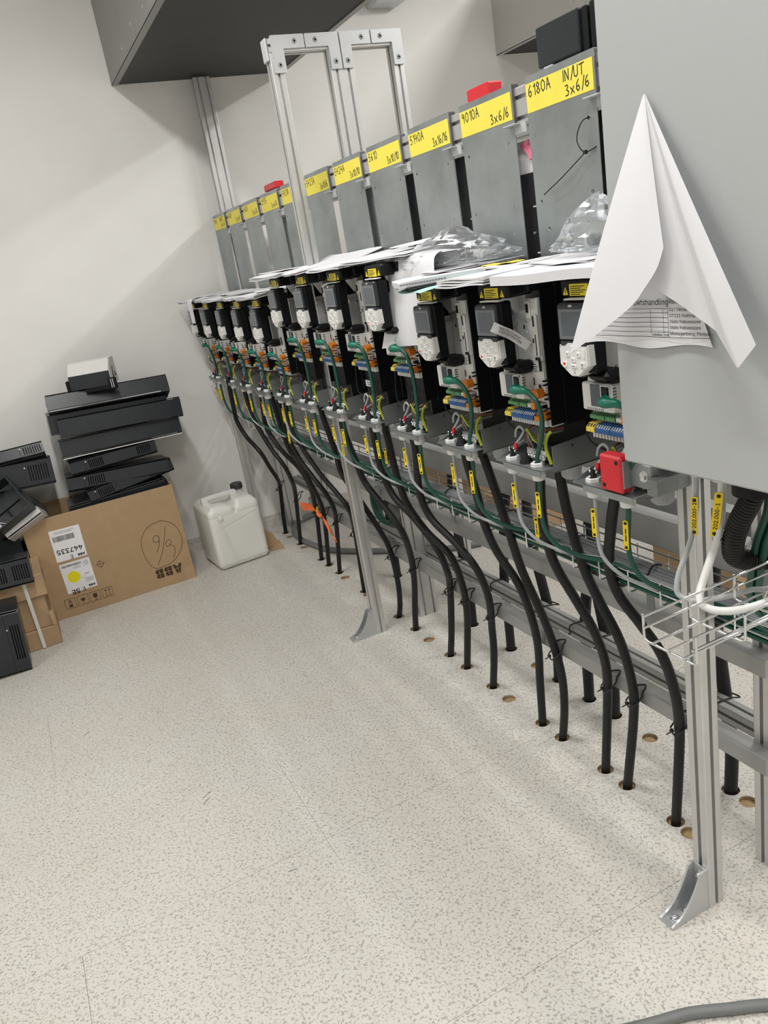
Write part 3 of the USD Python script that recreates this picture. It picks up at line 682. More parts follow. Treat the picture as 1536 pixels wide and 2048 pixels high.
# torque strip on the second drive, red switch with steel bracket at the first
yd = drive_left(2)
P0, P1, P2, P3 = map(np.array, [(.935, 1.432, 1.353), (.955, 1.43, 1.341), (.985, 1.436, 1.325), (1.024, 1.434, 1.293)])
tc = smooth([P0, P1, P2, P3], 12)
def strip_pt(s, w):
    i = min(max(s * (len(tc) - 1), 0), len(tc) - 1.001); a = int(i); p = tc[a] + (tc[a + 1] - tc[a]) * (i - a)
    d = tc[min(a + 1, len(tc) - 1)] - tc[a]; d /= np.linalg.norm(d); n = np.cross(d, [-.55, -.83, .1]); n /= np.linalg.norm(n)
    if n[2] < 0: n = -n
    return p + n * w * .021
t = thing('torque_strip', 'white curled strip with torque warning hanging across the drive under 6180A', 'label strip')
m = MB().surf(lambda a, b: strip_pt(a, b - .5), 24, 4, .0004); part('strip', m, 'sticker', t)
m = MB(); Ls = .115
for txt, w0, s0 in (('TORQUE 1.7 N·m (15 lbf·in)', .08, .22), ('DO NOT OVERTIGHTEN', -.24, .27)):
    q = meshkit.text_mesh(txt, .0048, .0002); v = q.vertices; k_ = .60 * Ls / max(v[:, 0].max(), .001)
    k_ = min(k_, 1.0)
    vv = []
    for x, y, z in v:
        p = strip_pt(s0 + x * k_ / Ls, w0 + y / .021); vv.append(p + np.array([-.55, -.83, .1]) * (.0004 + z))
    m.add(vv, q.faces)
part('print', m, 'ink', t, smooth_=False)

def red_box(label, loc, w, h, d, standing=True):
    """red plastic switch box: front (w x h) looks to -X, depth d"""
    t = thing('red_switch', label, 'switch', loc)
    part('switch_body', MB().box(-d, 0, -w, 0, 0, h, .004), 'red_plastic', t)
    m = MB()
    for y, z in ((-.012, .012), (-w + .012, h - .012)): m.lathe([(.0045, 0), (.0045, .0008)], (-d, y, z), (-1, 0, 0), 12)
    part('screw_hole', m, 'deep_black', t)
    return t
rs = red_box('red switch box on a steel bracket at the lower left corner of the grey cabinet', (1.018, 1.190, 1.022), .062, .075, .030)
m = MB().box(-.006, .012, -.1165, -.062, .012, .062, .002).box(-.026, .002, -.064, -.060, .01, .066, .001)
br = part('bracket', m, 'galv_dark', rs)
part('nut', MB().lathe([(.012, 0), (.012, .0015), (.008, .0016), (.008, .007), (.004, .008)], (-.006, -.098, .038), (-1, 0, 0), 6), 'zinc', br)
for lab, y, x, w, h in (('red box on white posts standing on the top rail behind the 9010A plate', 1.985, 1.30, .105, .034), ('small red box on the top rail behind the 2975 plate', 3.69, 1.27, .15, .028)):
    t = thing('red_guard', lab, 'red box', (x, y, 1.851))
    z0 = .020
    part('cap', MB().box(0, .045, -w, 0, z0, z0 + h, .004), 'red_plastic', t)
    part('leg', MB().box(.01, .03, -w + .02, -w + .045, -.0002, z0 + .001, .001), 'gland_white', t); part('leg', MB().box(.01, .03, -.06, -.035, -.0002, z0 + .001, .001), 'ink', t)
t = thing('black_cover', 'black plastic cover standing on the top rail above the 6180A sign', 'cover', (1.31, 1.667, 1.851))
m = MB().box(-.012, .05, -.148, 0, .028, .112, .003).box(.0, .055, -.148, -.005, .0, .03, .002)
part('front_panel', m, 'cover_black', t)
m = MB().box(-.004, .065, -.168, -.150, .004, .112, .003).box(.0, .07, -.190, -.172, .004, .116, .003)
part('side_wall', m, 'black_plastic', t)
part('clip', MB().tube([(.03, -.186, .118), (.03, -.196, .10), (.03, -.196, .03), (.03, -.19, .02)], .003, 6), 'zinc', t)
part('foot', MB().box(-.01, .03, -.05, -.015, -.0002, .03, .003), 'clear_flap', t)
# white strut standing beyond the cover
single('alu_strut', MB().prism(sh(P45, 1.573, 1.30), 'z', 1.75, 1.965), 'alu', 'short aluminium strut standing behind the black cover on the rack', 'strut', smooth_=False)

# ================================================================== wire trays
def tray(name, label, along, c0, c1, w, hgt, z0, step, a0, a1, rw=.0022):
    """mesh cable tray; along 'y': runs a0..a1 in y with x in c0..c1"""
    t = thing(name, label, 'cable tray')
    def P(a, c, z): return (c, a, z) if along == 'y' else (a, c, z)
    zs = [z0 + hgt, z0 + hgt * .5]
    lines = [(c0, z) for z in zs] + [(c1, z) for z in zs] + [(c0 + (c1 - c0) * f, z0) for f in (0.18, .5, .82)]
    for c, z in lines: part('long_wire', MB().tube([P(a0, c, z), P(a1, c, z)], rw, 7, 1), 'zinc', t)
    n = int(abs(a1 - a0) / step); e = .0042
    for i in range(n + 1):
        a = a0 + (a1 - a0) * min(1, (i * step + .004) / abs(a1 - a0))
        pts = [P(a, c0 - e * 0 - .004 * np.sign(c1 - c0), z0 + hgt + .004), P(a, c0 - .004 * np.sign(c1 - c0), z0), P(a, c0 + .004 * np.sign(c1 - c0), z0 - .004), P(a, c1 - .004 * np.sign(c1 - c0), z0 - .004), P(a, c1 + .004 * np.sign(c1 - c0), z0), P(a, c1 + .004 * np.sign(c1 - c0), z0 + hgt + .004)]
        part('cross_wire', MB().tube(pts, rw, 7, 1), 'zinc', t)
    return t
tray('cable_tray', 'long zinc wire mesh tray of grey and green cables under the drives', 'y', 1.146, 1.262, .1, .050, .70, .10, .70, 4.45)
tray('cable_tray', 'open-ended wire mesh tray in front of the nearest post', 'x', .752, .850, .1, .040, .903, .10, .768, 1.62)
# ================================================================== cables
for y in (1.35, 2.3, 3.3, 4.2):
    part('tray_support', MB().box(1.246, 1.250, y - .012, y + .012, .556, .698).box(1.15, 1.26, y - .012, y + .012, .692, .6955), 'galv', rack)
def tag_mesh(p, d, nrm, L=.066, w=.0105):
    """yellow marker strip along direction d at p, facing nrm"""
    d = np.array(d, float); d /= np.linalg.norm(d); nrm = np.array(nrm, float); nrm -= d * (nrm @ d); nrm /= np.linalg.norm(nrm); s = np.cross(d, nrm)
    base = shapely.geometry.box(-w / 2, 0, w / 2, L).buffer(-.003).buffer(.003, quad_segs=2)
    for yy in (.006, L - .006): base = base.difference(sbox(-.0022, yy - .0013, .0022, yy + .0013))
    return MB().on(base, p, s, d, .0011), s, d
def marker(par, p, d, nrm, txt=None, L=.066, w=.0105):
    m, s, d = tag_mesh(np.array(p, float), d, nrm, L, w)
    q = part('marker_tag', m, 'tag_yellow', par, 'yellow marker tag', smooth_=False)
    n = np.cross(s, d); o = np.array(p, float) + n * .0011
    m = MB()
    if txt: m.text(txt, .0064, o + d * (L - .0125) + s * -.0032, -d, s, .0002, True)
    else: m.on(unary_union([sbox(-.0012, .018, .0012, .030), sbox(-.0012, .032, .0012, .046)]), o, s, d, .0002)
    part('tag_print', m, 'ink', q, smooth_=False)
    for yy in (.006, L - .006):
        c = np.array(p) + d * yy + n * .0005
        part('tie_knot', MB().box(c[0] - .0028, c[0] + .0028, c[1] - .0028, c[1] + .0028, c[2] - .0028, c[2] + .0028, .001), 'ink', q)
CAB = [[[1.12,1.303,0.945],[1.125,1.328,0.87],[1.137,1.361,0.751],[1.15,1.35,0.671],[1.161,1.292,0.608],[1.175,1.245,0.541],[1.2,1.235,0.432],[1.228,1.255,0.301],[1.228,1.269,0.141],[1.228,1.285,-0.01]],[[1.12,1.494,0.953],[1.126,1.486,0.854],[1.142,1.466,0.718],[1.159,1.433,0.618],[1.181,1.394,0.512],[1.216,1.402,0.372],[1.228,1.419,0.253],[1.228,1.466,-0.007]],[[1.09,1.534,0.965],[1.096,1.552,0.874],[1.107,1.562,0.785],[1.123,1.556,0.697],[1.145,1.506,0.597],[1.169,1.477,0.511],[1.206,1.489,0.393],[1.228,1.522,0.249],[1.228,1.558,0.006]],[[1.12,1.84,0.952],[1.121,1.832,0.933],[1.128,1.804,0.836],[1.143,1.785,0.715],[1.164,1.774,0.592],[1.194,1.745,0.456],[1.228,1.746,0.322],[1.228,1.724,0.227],[1.228,1.731,0.111],[1.228,1.756,-0.001]],[[1.09,1.886,0.96],[1.092,1.881,0.915],[1.1,1.867,0.832],[1.114,1.873,0.742],[1.134,1.853,0.645],[1.155,1.795,0.557],[1.191,1.8,0.437],[1.228,1.835,0.298],[1.228,1.846,0.164],[1.228,1.859,-0.0]],[[1.09,2.203,0.96],[1.092,2.2,0.915],[1.111,2.26,0.757],[1.131,2.243,0.658],[1.146,2.119,0.593],[1.166,2.043,0.518],[1.205,2.059,0.394],[1.228,2.103,0.253],[1.228,2.113,0.148],[1.228,2.151,-0.001]],[[1.1,2.427,0.953],[1.102,2.422,0.921],[1.114,2.43,0.798],[1.134,2.428,0.677],[1.155,2.347,0.579],[1.173,2.227,0.511],[1.208,2.236,0.391],[1.228,2.265,0.259],[1.228,2.299,0.104],[1.228,2.329,-0.004]],[[1.09,2.512,0.962],[1.093,2.516,0.897],[1.107,2.534,0.781],[1.125,2.506,0.682],[1.14,2.393,0.618],[1.165,2.305,0.522],[1.195,2.312,0.424],[1.228,2.367,0.327],[1.228,2.408,0.132],[1.228,2.452,-0.006]],[[1.07,2.744,0.954],[1.074,2.746,0.901],[1.087,2.724,0.8],[1.107,2.713,0.699],[1.129,2.612,0.61],[1.157,2.554,0.518],[1.212,2.633,0.37],[1.228,2.676,0.239],[1.228,2.718,0.091],[1.228,2.742,-0.011]],[[1.07,2.95,0.985],[1.071,2.944,0.946],[1.086,2.923,0.802],[1.107,2.953,0.696],[1.135,2.884,0.591],[1.171,2.842,0.479],[1.22,2.856,0.349],[1.228,2.844,0.199],[1.228,2.861,0.08],[1.228,2.901,0.006]],[[1.07,3.403,0.96],[1.078,3.414,0.863],[1.095,3.376,0.754],[1.123,3.277,0.632],[1.15,3.162,0.542],[1.176,3.122,0.463],[1.228,3.245,0.315],[1.228,3.249,0.209],[1.228,3.264,0.035]],[[1.06,3.468,0.968],[1.077,3.505,0.803],[1.105,3.481,0.676],[1.13,3.41,0.588],[1.158,3.345,0.505],[1.192,3.374,0.415],[1.228,3.485,0.285],[1.228,3.578,0.003]],[[1.05,3.535,0.999],[1.05,3.518,0.963],[1.066,3.527,0.813],[1.092,3.543,0.697],[1.115,3.485,0.617],[1.149,3.498,0.516],[1.203,3.582,0.385],[1.228,3.653,0.257],[1.228,3.719,0.026]],[[1.05,3.692,0.998],[1.05,3.692,0.953],[1.065,3.781,0.821],[1.078,3.778,0.753],[1.098,3.704,0.675],[1.117,3.552,0.61],[1.146,3.536,0.525],[1.204,3.685,0.382],[1.228,3.761,0.269],[1.228,3.833,0.016]],[[1.02,3.86,1.029],[1.02,3.864,1.0],[1.026,3.868,0.893],[1.043,3.849,0.794],[1.077,3.802,0.67],[1.107,3.753,0.587],[1.151,3.821,0.482],[1.204,3.979,0.374],[1.228,4.097,0.212],[1.228,4.169,-0.001]],[[1.0,4.068,1.044],[1.0,4.073,1.004],[1.01,4.127,0.869],[1.027,4.188,0.788],[1.054,4.172,0.696],[1.083,4.062,0.616],[1.129,4.114,0.512],[1.18,4.191,0.414],[1.228,4.34,0.317],[1.228,4.395,0.142],[1.228,4.434,0.004]]]
# which drive each black cable hangs from, for the labels
CL = ['black power cable nearest the camera, passing the front post', 'black power cable coming down from the gland of the drive under 6180A', 'black power cable beside the green one under the 6180A drive', 'black power cable from the rear gland of the 9010A drive', 'black power cable from under the front of the 9010A drive',
      'black power cable under the drive below 5140A, first of its pair from the camera', 'black power cable under the drive below 5140A, farther of its pair', 'black power cable just on the near side of the middle post', 'black power cable crossing the middle post to a hole beside it', 'black power cable that ends right behind the middle post',
      'black power cable just beyond the middle post with a single floor hole to itself', 'black power cable second beyond the middle post, right of the orange ribbon tail', 'black power cable touching the orange ribbon on its near side', 'black power cable tied with the orange ribbon', 'black power cable second from the end wall', 'black power cable nearest the end wall']
for i, pts in enumerate(CAB):
    hx, hy = HOLES[i]
    P = [p for p in pts if p[2] > .02] + [(hx, hy, -.0125)]
    P = [(P[0][0], P[0][1], min(1.0, P[0][2] + .035))] + P
    t = thing('power_cable', CL[i], 'cable', group='black power cables on the front of the rack')
    part('jacket', MB().tube(P, .0128 if i < 9 else .0115, 12, 5), 'rubber_black', t, smooth_=60)
    # tie around cable and rail at z about .30
    ys = np.interp(.31, [p[2] for p in P][::-1], [p[1] for p in P][::-1])
    if i not in (4,):
        m = MB().tube([(1.208, ys + .012, .305), (1.206, ys - .010, .300), (1.234, ys - .016, .318), (1.2425, ys - .018, .340), (1.250, ys - .018, .3462), (1.262, ys - .008, .3466), (1.250, ys + .004, .3466), (1.2425, ys + .012, .340), (1.228, ys + .017, .318), (1.212, ys + .016, .308)], .0022, 6, 4)
        m.box(1.205, 1.213, ys + .004, ys + .013, .301, .309, .001).tube([(1.209, ys + .008, .302), (1.196, ys + .014, .296)], .0018, 5, 1)
        part('cable_tie', m, 'ink', t)
    if i in (2, 6, 8, 10, 12):
        p = P[2]; marker(t, (p[0] - .016, p[1] + .006, p[2] - .03), (-.05, -.05, -1), (-.9, -.45, 0))
# thick cables of the rear side of the rack
for j, (hx, hy) in enumerate(RHOLES):
    t = thing('rear_cable', 'thick black cable behind the rack, %s' % ['behind the near post at the right edge', 'second from the near post', 'third from the near post, leaning left', 'fourth from the near post', 'between the third rail and the middle rear post', 'just this side of the middle rear post', 'just beyond the middle post', 'farthest one beyond the middle post'][j], 'cable', group='thick black cables at the back of the rack')
    dy = (.05, .07, -.05, .10, -.04, .05, .06, -.03)[j]
    part('jacket', MB().tube([(1.50, hy + dy * .6, .96), (1.49, hy + dy * 1.4, .8), (1.445, hy + dy, .55), (1.432, hy + dy * .25, .30), (1.431, hy - .006, .15), (hx, hy, -.0125)], .0175, 12, 6), 'rubber_black', t, smooth_=60)
    m = MB().tube([(1.45, hy + .02, .295), (1.45, hy - .02, .298), (1.41, hy - .022, .3125), (1.37, hy - .015, .309), (1.368, hy - .012, .28), (1.374, hy + .004, .27)], .0022, 6, 4)
    part('cable_tie', m, 'ink', t)
# green network cables and grey control cables, from each drive into the tray
for k in range(1, 13):
    yl = drive_left(k); u = .07 if k in BIG else 0
    xf = 1.238
    xg = xf - .218; yg = yl - .121
    sg = {1: 'of the nearest drive by the red switch', 2: 'of the drive with the torque strip', 3: 'of the drive under the teal sheet', 4: 'of the drive behind the hanging sheet', 5: 'of the drive left of the hanging sheet', 6: 'of the raised drive second from left', 7: 'of the leftmost raised drive',
          8: 'of the lower drive right beside the raised four', 9: 'of the fourth drive from the end wall', 10: 'of the third drive from the end wall', 11: 'of the second drive from the end wall', 12: 'of the drive beside the end wall'}[k]
    t = thing('network_cable', 'green network cable %s' % sg, 'cable', group='green network cables of the drives')
    zj = GP + .203 + u
    m = MB().tube([(xf - .238, yl - .106, zj + .004), (xf - .254, yl - .112, zj + .002), (xf - .260, yl - .126, zj + .003), (xf - .252, yl - .143, zj + .002), (xf - .246, yl - .152, zj - .004)], [.0085, .0105, .0105, .0085, .006], 12, 4)
    part('plug_boot', m, 'green_plug', t, 'bright green plug boot', smooth_=60)
    far = min(1.0, max(0, (k - 1) / 11)); lg = rng.uniform(.20, .30)
    P = [(xf - .246, yl - .150, zj - .001), (xf - .243, yl - .176, zj - .022), (xf - .234, yl - .176, zj - .060 - u * .4), (xf - .226, yl - .155, GP + .09), (xg - .002, yl - .129, GP + .05), (xg, yg, GP + .03), (xg, yg, GP - .03), (xg + .004, yg + .012, GP - .10), (xg + .012, yg + .012, GP - .15)]
    P += [(xg + .030, yg - .004, GP - .19), (xg + .070, yg - .035, GP - .222), (xg + .110, yg - .08, GP - .236), (xg + .136, yg - .13, GP - .252), (1.172, yg - .22, .716), (1.180, max(.78, yg - .5), .716)]
    part('jacket', MB().tube(P, .0056, 9, 5), 'green_cable', t, smooth_=60)
    marker(t, (xg - .0072, yg + .003, GP - .045), (.02, .05, -1), (-.85, -.5, 0))
    t = thing('control_cable', 'grey control cable %s' % sg, 'cable', group='grey control cables of the drives')
    yg2 = yl - .022
    P = [(1.06, yg2 + .0, GP + .055), (xg + .004, yg2, GP + .04), (xg, yg2, GP + .02), (xg, yg2, GP - .03), (xg, yg2, GP - .12), (xg + .008, yg2 - .010, GP - .165), (xg + .035, yg2 - .04, GP - .205), (xg + .080, yg2 - .09, GP - .232), (xg + .120, yg2 - .15, GP - .241), (1.165, yg2 - .22, .738), (1.186, yg2 - .34, .728), (1.19, max(.80, yg2 - .50), .728)]
    part('jacket', MB().tube(P, .0044, 8, 5), 'grey_cable', t, smooth_=60)
    part('black_sleeve', MB().tube([(xg + .002, yg2, GP + .044), (xg, yg2, GP + .024)], .0062, 8, 1), 'rubber_black', t)
    marker(t, (xg - .0058, yg2 + .002, GP - .042), (0, .02, -1), (-.9, -.4, 0))
# bundles lying in the tray
k = 0
for i in range(11):
    x = 1.192 + (i % 6) * .0116 + (i // 6) * .0058; z = .711 + (i // 6) * .0092
    single('tray_cable', MB().tube([(x + rng.uniform(-.002, .002), .72 + .018 * a, z + rng.uniform(0, .002)) if a == 0 else (x + rng.uniform(-.002, .002), .72 + .42 * a, z + rng.uniform(0, .002)) for a in range(9 if i < 6 else 8)], .0055, 7, 4), 'tray_grey_cable', 'straight grey cable of the flat bundle lying in the long wire tray', 'cable', 'grey cable bundle in the long tray', smooth_=60)
for i in range(6):
    x = 1.158 + (i % 3) * .0122; z = .7075 + (i // 3) * .0105
    single('tray_cable', MB().tube([(x + rng.uniform(-.003, .003), .72 + .5 * a, z) for a in range(7)], .0056, 7, 4), 'green_cable', 'green cable lying along the front of the long wire tray', 'cable', 'green cable bundle in the long tray', smooth_=60)
for y in (1.30, 1.58, 1.90, 2.25, 2.7):
    single('bundle_tie', MB().tube([(1.19, y, .712), (1.194, y - .004, .726), (1.225, y + .012, .733), (1.255, y + .02, .726), (1.262, y + .022, .712)], .0024, 6, 4), 'ink', 'black cable tie over the grey bundle in the tray, one of a row', 'cable tie', 'black ties over the grey bundle')

# ================================================================== grey cabinet with its paper, glands and cables
CX, CY1, CZ0 = .900, 1.018, 1.134
cab = thing('cabinet', 'large plain pale grey steel cabinet filling the upper right corner', 'cabinet', (CX, CY1, CZ0))
m = MB().box(.022, .178, -.60, 0, 0, .98, .004); part('body', m, 'cabinet_grey', cab)
m = MB().box(0, .0205, -.6005, .0005, -.0005, .9805, .004); part('door', m, 'cabinet_grey', cab)
m = MB().box(.06, .16, -.56, -.04, -.003, -.0002, .001); part('gland_flange', m, 'steel_panel', cab)
for y, r in ((-.078, .015), (-.130, .018)):
    part('cable_gland', MB().lathe([(r * .7, -.036), (r, -.032), (r * 1.15, -.018), (r * 1.25, -.018), (r * 1.25, -.003)], (.088, y, 0), (0, 0, 1), 16), 'gland_white', cab, smooth_=25)
part('conduit_fitting', MB().lathe([(.026, -.046), (.034, -.044), (.034, -.02), (.029, -.018), (.029, -.003)], (.09, -.192, 0), (0, 0, 1), 18), 'black_plastic', cab, smooth_=25)
part('mounting_bracket', MB().box(.10, .179, .0006, .018, .70, .74, .002), 'galv', cab)
gz = CZ0
t = thing('conduit', 'black corrugated conduit curving down from the cabinet bottom', 'conduit')
cp = smooth([(.99, .826, gz - .04), (.99, .838, 1.068), (.99, .858, 1.03), (.994, .874, .988), (1.012, .884, .955), (1.05, .876, .938), (1.10, .85, .94), (1.18, .81, .95), (1.30, .76, .955)], 30)
arc = np.concatenate([[0], np.cumsum(np.linalg.norm(np.diff(cp, axis=0), axis=1))]); sa = np.arange(0, arc[-1], .0021)
cp = np.stack([np.interp(sa, arc, cp[:, i]) for i in range(3)], 1)
rr = [.0160 + (.0024, .0024, 0)[i % 3] for i in range(len(cp))]
part('hose', MB().tube(cp, rr, 14, 1), 'rubber_black', t, smooth_=20)
t = thing('white_cable', 'flat white cable marked 202.000-1 looping into the end tray', 'cable')
P = [(.988, .888, gz - .02), (.985, .890, 1.045), (.972, .893, .997), (.955, .892, .965), (.935, .888, .930), (.915, .882, .90), (.90, .865, .925 - .035), (.893, .842, .906), (.905, .815, .909), (.95, .80, .911), (1.05, .79, .911), (1.2, .785, .911)]
P = [(.988, .888, gz - .02), (.985, .888, 1.050), (.972, .886, 1.005), (.955, .887, .968), (.936, .886, .935), (.918, .878, .918), (.902, .856, .9125), (.905, .828, .9115), (.935, .805, .9115), (1.0, .795, .9115), (1.1, .79, .9115), (1.3, .79, .9115)]
part('jacket', MB().tube(P, .0068, 10, 6), 'white_cable', t, smooth_=60)
marker(t, (.9765, .884, 1.082), (-.12, .06, -1), (-.8, -.6, .1), '202.000-1', .078, .0135)
part('tie', MB().tube([(.964, .888, 1.0), (.972, .880, 1.0), (.98, .888, 1.002), (.972, .894, 1.002), (.964, .888, 1.0)], .0014, 5, 3), 'ink', t)
part('white_tie', MB().tube([(.985, .790, .90), (.985, .786, .925), (.985, .80, .927), (.985, .806, .905), (.985, .79, .90)], .0014, 5, 3), 'gland_white', t)
t = thing('grey_loop_cable', 'thin grey cable marked 202.000-2 making a U below the cabinet', 'cable')
P = [(.988, .940, gz - .02), (.988, .945, 1.06), (.985, .948, 1.03), (.972, .944, .99), (.955, .948, .955), (.945, .955, .93), (.94, .945, .91), (.955, .92, .893), (.985, .90, .885), (1.02, .885, .895), (1.06, .86, .91), (1.12, .84, .911), (1.3, .83, .911)]
P = [(.988, .940, gz - .02), (.988, .944, 1.063), (.985, .942, 1.04), (.975, .943, .995), (.962, .948, .955), (.95, .952, .928), (.94, .950, .905), (.938, .945, .888), (.948, .925, .880), (.965, .90, .885), (.985, .872, .895), (1.0, .845, .9095), (1.05, .825, .9095), (1.3, .82, .9095)]
part('jacket', MB().tube(P, .0048, 9, 6), 'grey_cable', t, smooth_=60)
marker(t, (.979, .939, 1.062), (-.06, .0, -1), (-.85, -.5, .1), '202.000-2', .070, .012)
for j in range(3):
    dx, dy = (0, .014, .006)[j], (0, .0, -.013)[j]
    single('green_riser', MB().tube([(1.03 + dx, .832 + dy, gz - .002), (1.03 + dx, .835 + dy, 1.05), (1.04 + dx, .865 + dy, .98), (1.05 + dx, .885 + dy, .91), (1.07 + dx, .905 + dy, .85), (1.10 + dx, .90 + dy, .80), (1.16 + dx * .6, .86 + dy, .755), (1.165 + dx, .75, .733)], .0068, 9, 6), 'green_cable', 'thick green cable of the small bundle dropping from the cabinet into the tray', 'cable', 'green cables below the cabinet', smooth_=60)

# the drawing sheet taped on the cabinet, its corners curling forward
t = thing('drawing_sheet', 'creased white drawing sheet hanging open like a tent on the grey cabinet', 'paper')
fx = CX - .001
def back_pt(a, b):           # printed sheet lying on the door, lower part
    y = 1.066 - .30 * a; z = 1.337 + .17 * b + .006 * math.sin(a * 9) * (1 - b)
    return (fx - .004 - .004 * (0.5 + .5 * math.sin(a * 14)) * (1 - b), y, z)
def ruled(ap, edge, xo):
    """left or right flap: a fan from the taped top corner to a lower edge polyline"""
    E = smooth(edge, 8) if len(edge) > 4 else np.vstack([np.linspace(a_, b_, 9)[(1 if i_ else 0):] for i_, (a_, b_) in enumerate(zip(np.array(edge, float), np.array(edge, float)[1:]))])
    def f(a, b):
        i = a * (len(E) - 1); k = min(int(i), len(E) - 2); e = E[k] + (E[k + 1] - E[k]) * (i - k)
        p = np.array(ap) + (e - np.array(ap)) * max(b, .012)
        p[0] -= xo * math.sin(math.pi * min(1, b)) * math.sin(math.pi * (.15 + .8 * a)); return p
    return f
AP = (fx - .004, .921, 1.693)
part('printed_sheet', MB().surf(lambda a, b: (fx - .0035 - .002 * (.5 + .5 * math.sin(a * 14)) * (1 - b), 1.0175 - .205 * a if False else (1.085 - .09 * b) + (-.272 + .13 * b) * a, 1.338 + .10 * b + .004 * math.sin(a * 9) * (1 - b)), 30, 10, .0003), 'paper', t, 'printed side of the drawing sheet', smooth_=60)
lf = ruled(AP, [(0.8, 1.0117, 1.3419), (0.822, 0.9631, 1.3727), (0.842, 0.9146, 1.4072), (0.852, 0.8946, 1.4324), (0.86, 0.8775, 1.4577), (0.868, 0.8714, 1.4842)], .006)
part('left_flap', MB().surf(lf, 30, 16, .0003), 'paper', t, smooth_=60)
rf = ruled(AP, [(0.884, 0.8973, 1.4662), (0.886, 0.9198, 1.431), (0.884, 0.861, 1.402), (0.88, 0.7952, 1.3666)], .006)
part('middle_fold', MB().surf(rf, 20, 16, .0003), 'paper', t, smooth_=60)
r2 = ruled(AP, [(0.88, 0.7952, 1.3666), (0.855, 0.7382, 1.3218), (0.85, 0.7049, 1.3556)], .004)
part('right_flap', MB().surf(r2, 20, 16, .0003), 'paper', t, smooth_=60)
m = MB(); o = fx - .0068
def pr_line(y0, y1, z, w=.0006): m.on(sbox(0, 0, abs(y1 - y0), w), (o, max(y0, y1), z), FU, FV, .0002)
m.text('Arbetshandling', .0085, (o, .975, 1.4005), FU, FV, .0002)
for i, tx in enumerate(('Rörk', 'S17 Elkraft', 'UT121 Elektrop', 'Stativ frekvensomr', 'Stativ frekvensomr', 'Montageritning, Plintbod -')):
    m.text(tx, .0048 if i else .0068, (o, .8905, 1.402 - i * .0088 - (.002 if i else 0)), FU, FV, .0002)
for z in (1.3945, 1.3885, 1.381, 1.374, 1.367, 1.3595): pr_line(1.05, .894, z)
pr_line(1.06, .815, 1.352, .0007)
m.on(sbox(0, 0, .0006, .062), (o, .8935, 1.352), FU, FV, .0002); m.on(sbox(0, 0, .0005, .036), (o, .929, 1.358), FU, FV, .0002); m.on(sbox(0, 0, .0005, .036), (o, .903, 1.358), FU, FV, .0002)
for i, tx in enumerate(('Datum', 'Sign', 'Godk')): m.text(tx, .0032, (o, .927 - i * .0115, 1.3545), FU, FV, .0002)
part('print', m, 'ink', t, smooth_=False)

# ================================================================== papers, booklets and bags lying on the drives
def booklet(label, x, y, z, w, l, th, rz, n=1, bend=0.0, m_='paper', cat='booklet', droop=0.0, group=None, name='booklet', tiltx=0.0, tilty=0.0):
    """n leaves stacked; w across x, l along y"""
    t = thing(name, label, cat, (x + .028, y, z), rz, group)
    d = th / n
    for i in range(n):
        ox, oy = rng.uniform(-.003, .003) * (n > 1), rng.uniform(-.004, .004) * (n > 1)
        def f(a, b, i=i, ox=ox, oy=oy):
            px, py = (a - .5) * w, (b - .5) * l
            pz = d * (i + .5) + bend * math.sin(math.pi * a) * math.sin(math.pi * (b * .8 + .1)) - .5 * droop * max(0, (.35 - a) / .35) ** 2 + tiltx * px + tilty * py + .0015 * math.sin(b * 7 + i)
            return (px + ox, py + oy, pz)
        part('leaf' if n > 1 else 'block', MB().surf(f, 10, 10, d * .72 if n > 1 else d), m_, t, smooth_=40)
    if n == 1 and th > .004:
        pass
    return t
zs, zb = GP + .4425, GP + .513
DL = drive_left
G_ = None
booklet('thick white manual on the nearest drive, right of the stapled stack', .985, DL(1) - .03, zs, .20, .27, .018, 8, 1, 0.0, droop=.004)
booklet('thin grey leaflets lying on the thick white manual of the nearest drive', 1.06, DL(1) + .01, zs + .0195, .16, .24, .004, -10, 2)
booklet('stack of four white booklets on the drive under 6180A', .965, DL(2) - .075, zs, .20, .165, .019, 6, 4)
booklet('white leaflet with yellow print above the stack of four booklets', 1.09, DL(2) + .0, zs + .0195, .10, .15, .004, 25, 1)
t = booklet('narrow yellow safety leaflet on top of the papers between the two bags', 1.075, DL(2) + .05, zs + .0245, .05, .09, .0015, 20, 1, m_='tape_yellow')
booklet('white folder behind the stack, leaning against the 6180A plate', 1.15, DL(2) - .14, zs + .020, .15, .26, .003, -4, 1)
booklet('pale teal sheet sticking out over the drive under 9010A', .945, DL(3) - .16, zs + .0, .17, .17, .0012, -8, 1, m_='paper_teal', cat='sheet', droop=.012, name='sheet')
booklet('dark grey leaflets under the thick spine booklet at 9010A',   .965, DL(3) - .12, zs + .003, .19, .17, .005, -14, 2, m_='paper_dark')
bk = booklet('thick white booklet with printed spine on the drive under 9010A', .965, DL(3) - .115, zs + .0095, .21, .165, .013, -22, 1, droop=.006)
part('spine_print', MB().on(unary_union([sbox(.001 + i * .007, .005, .006 + i * .007, .0068) for i in range(16)]), (-.102, -.0835, -.000), X, Z, .0004), 'ink_grey', bk, smooth_=False)
booklet('folded grey leaflet with dark edge on the spine booklet', 1.03, DL(3) - .09, zs + .024, .12, .12, .006, 10, 2, m_='paper_edge')
booklet('white leaflet bridging the drives under 9010A and 5140A', 1.12, DL(3) - .05, zs + .0235, .14, .22, .004, 15, 2)
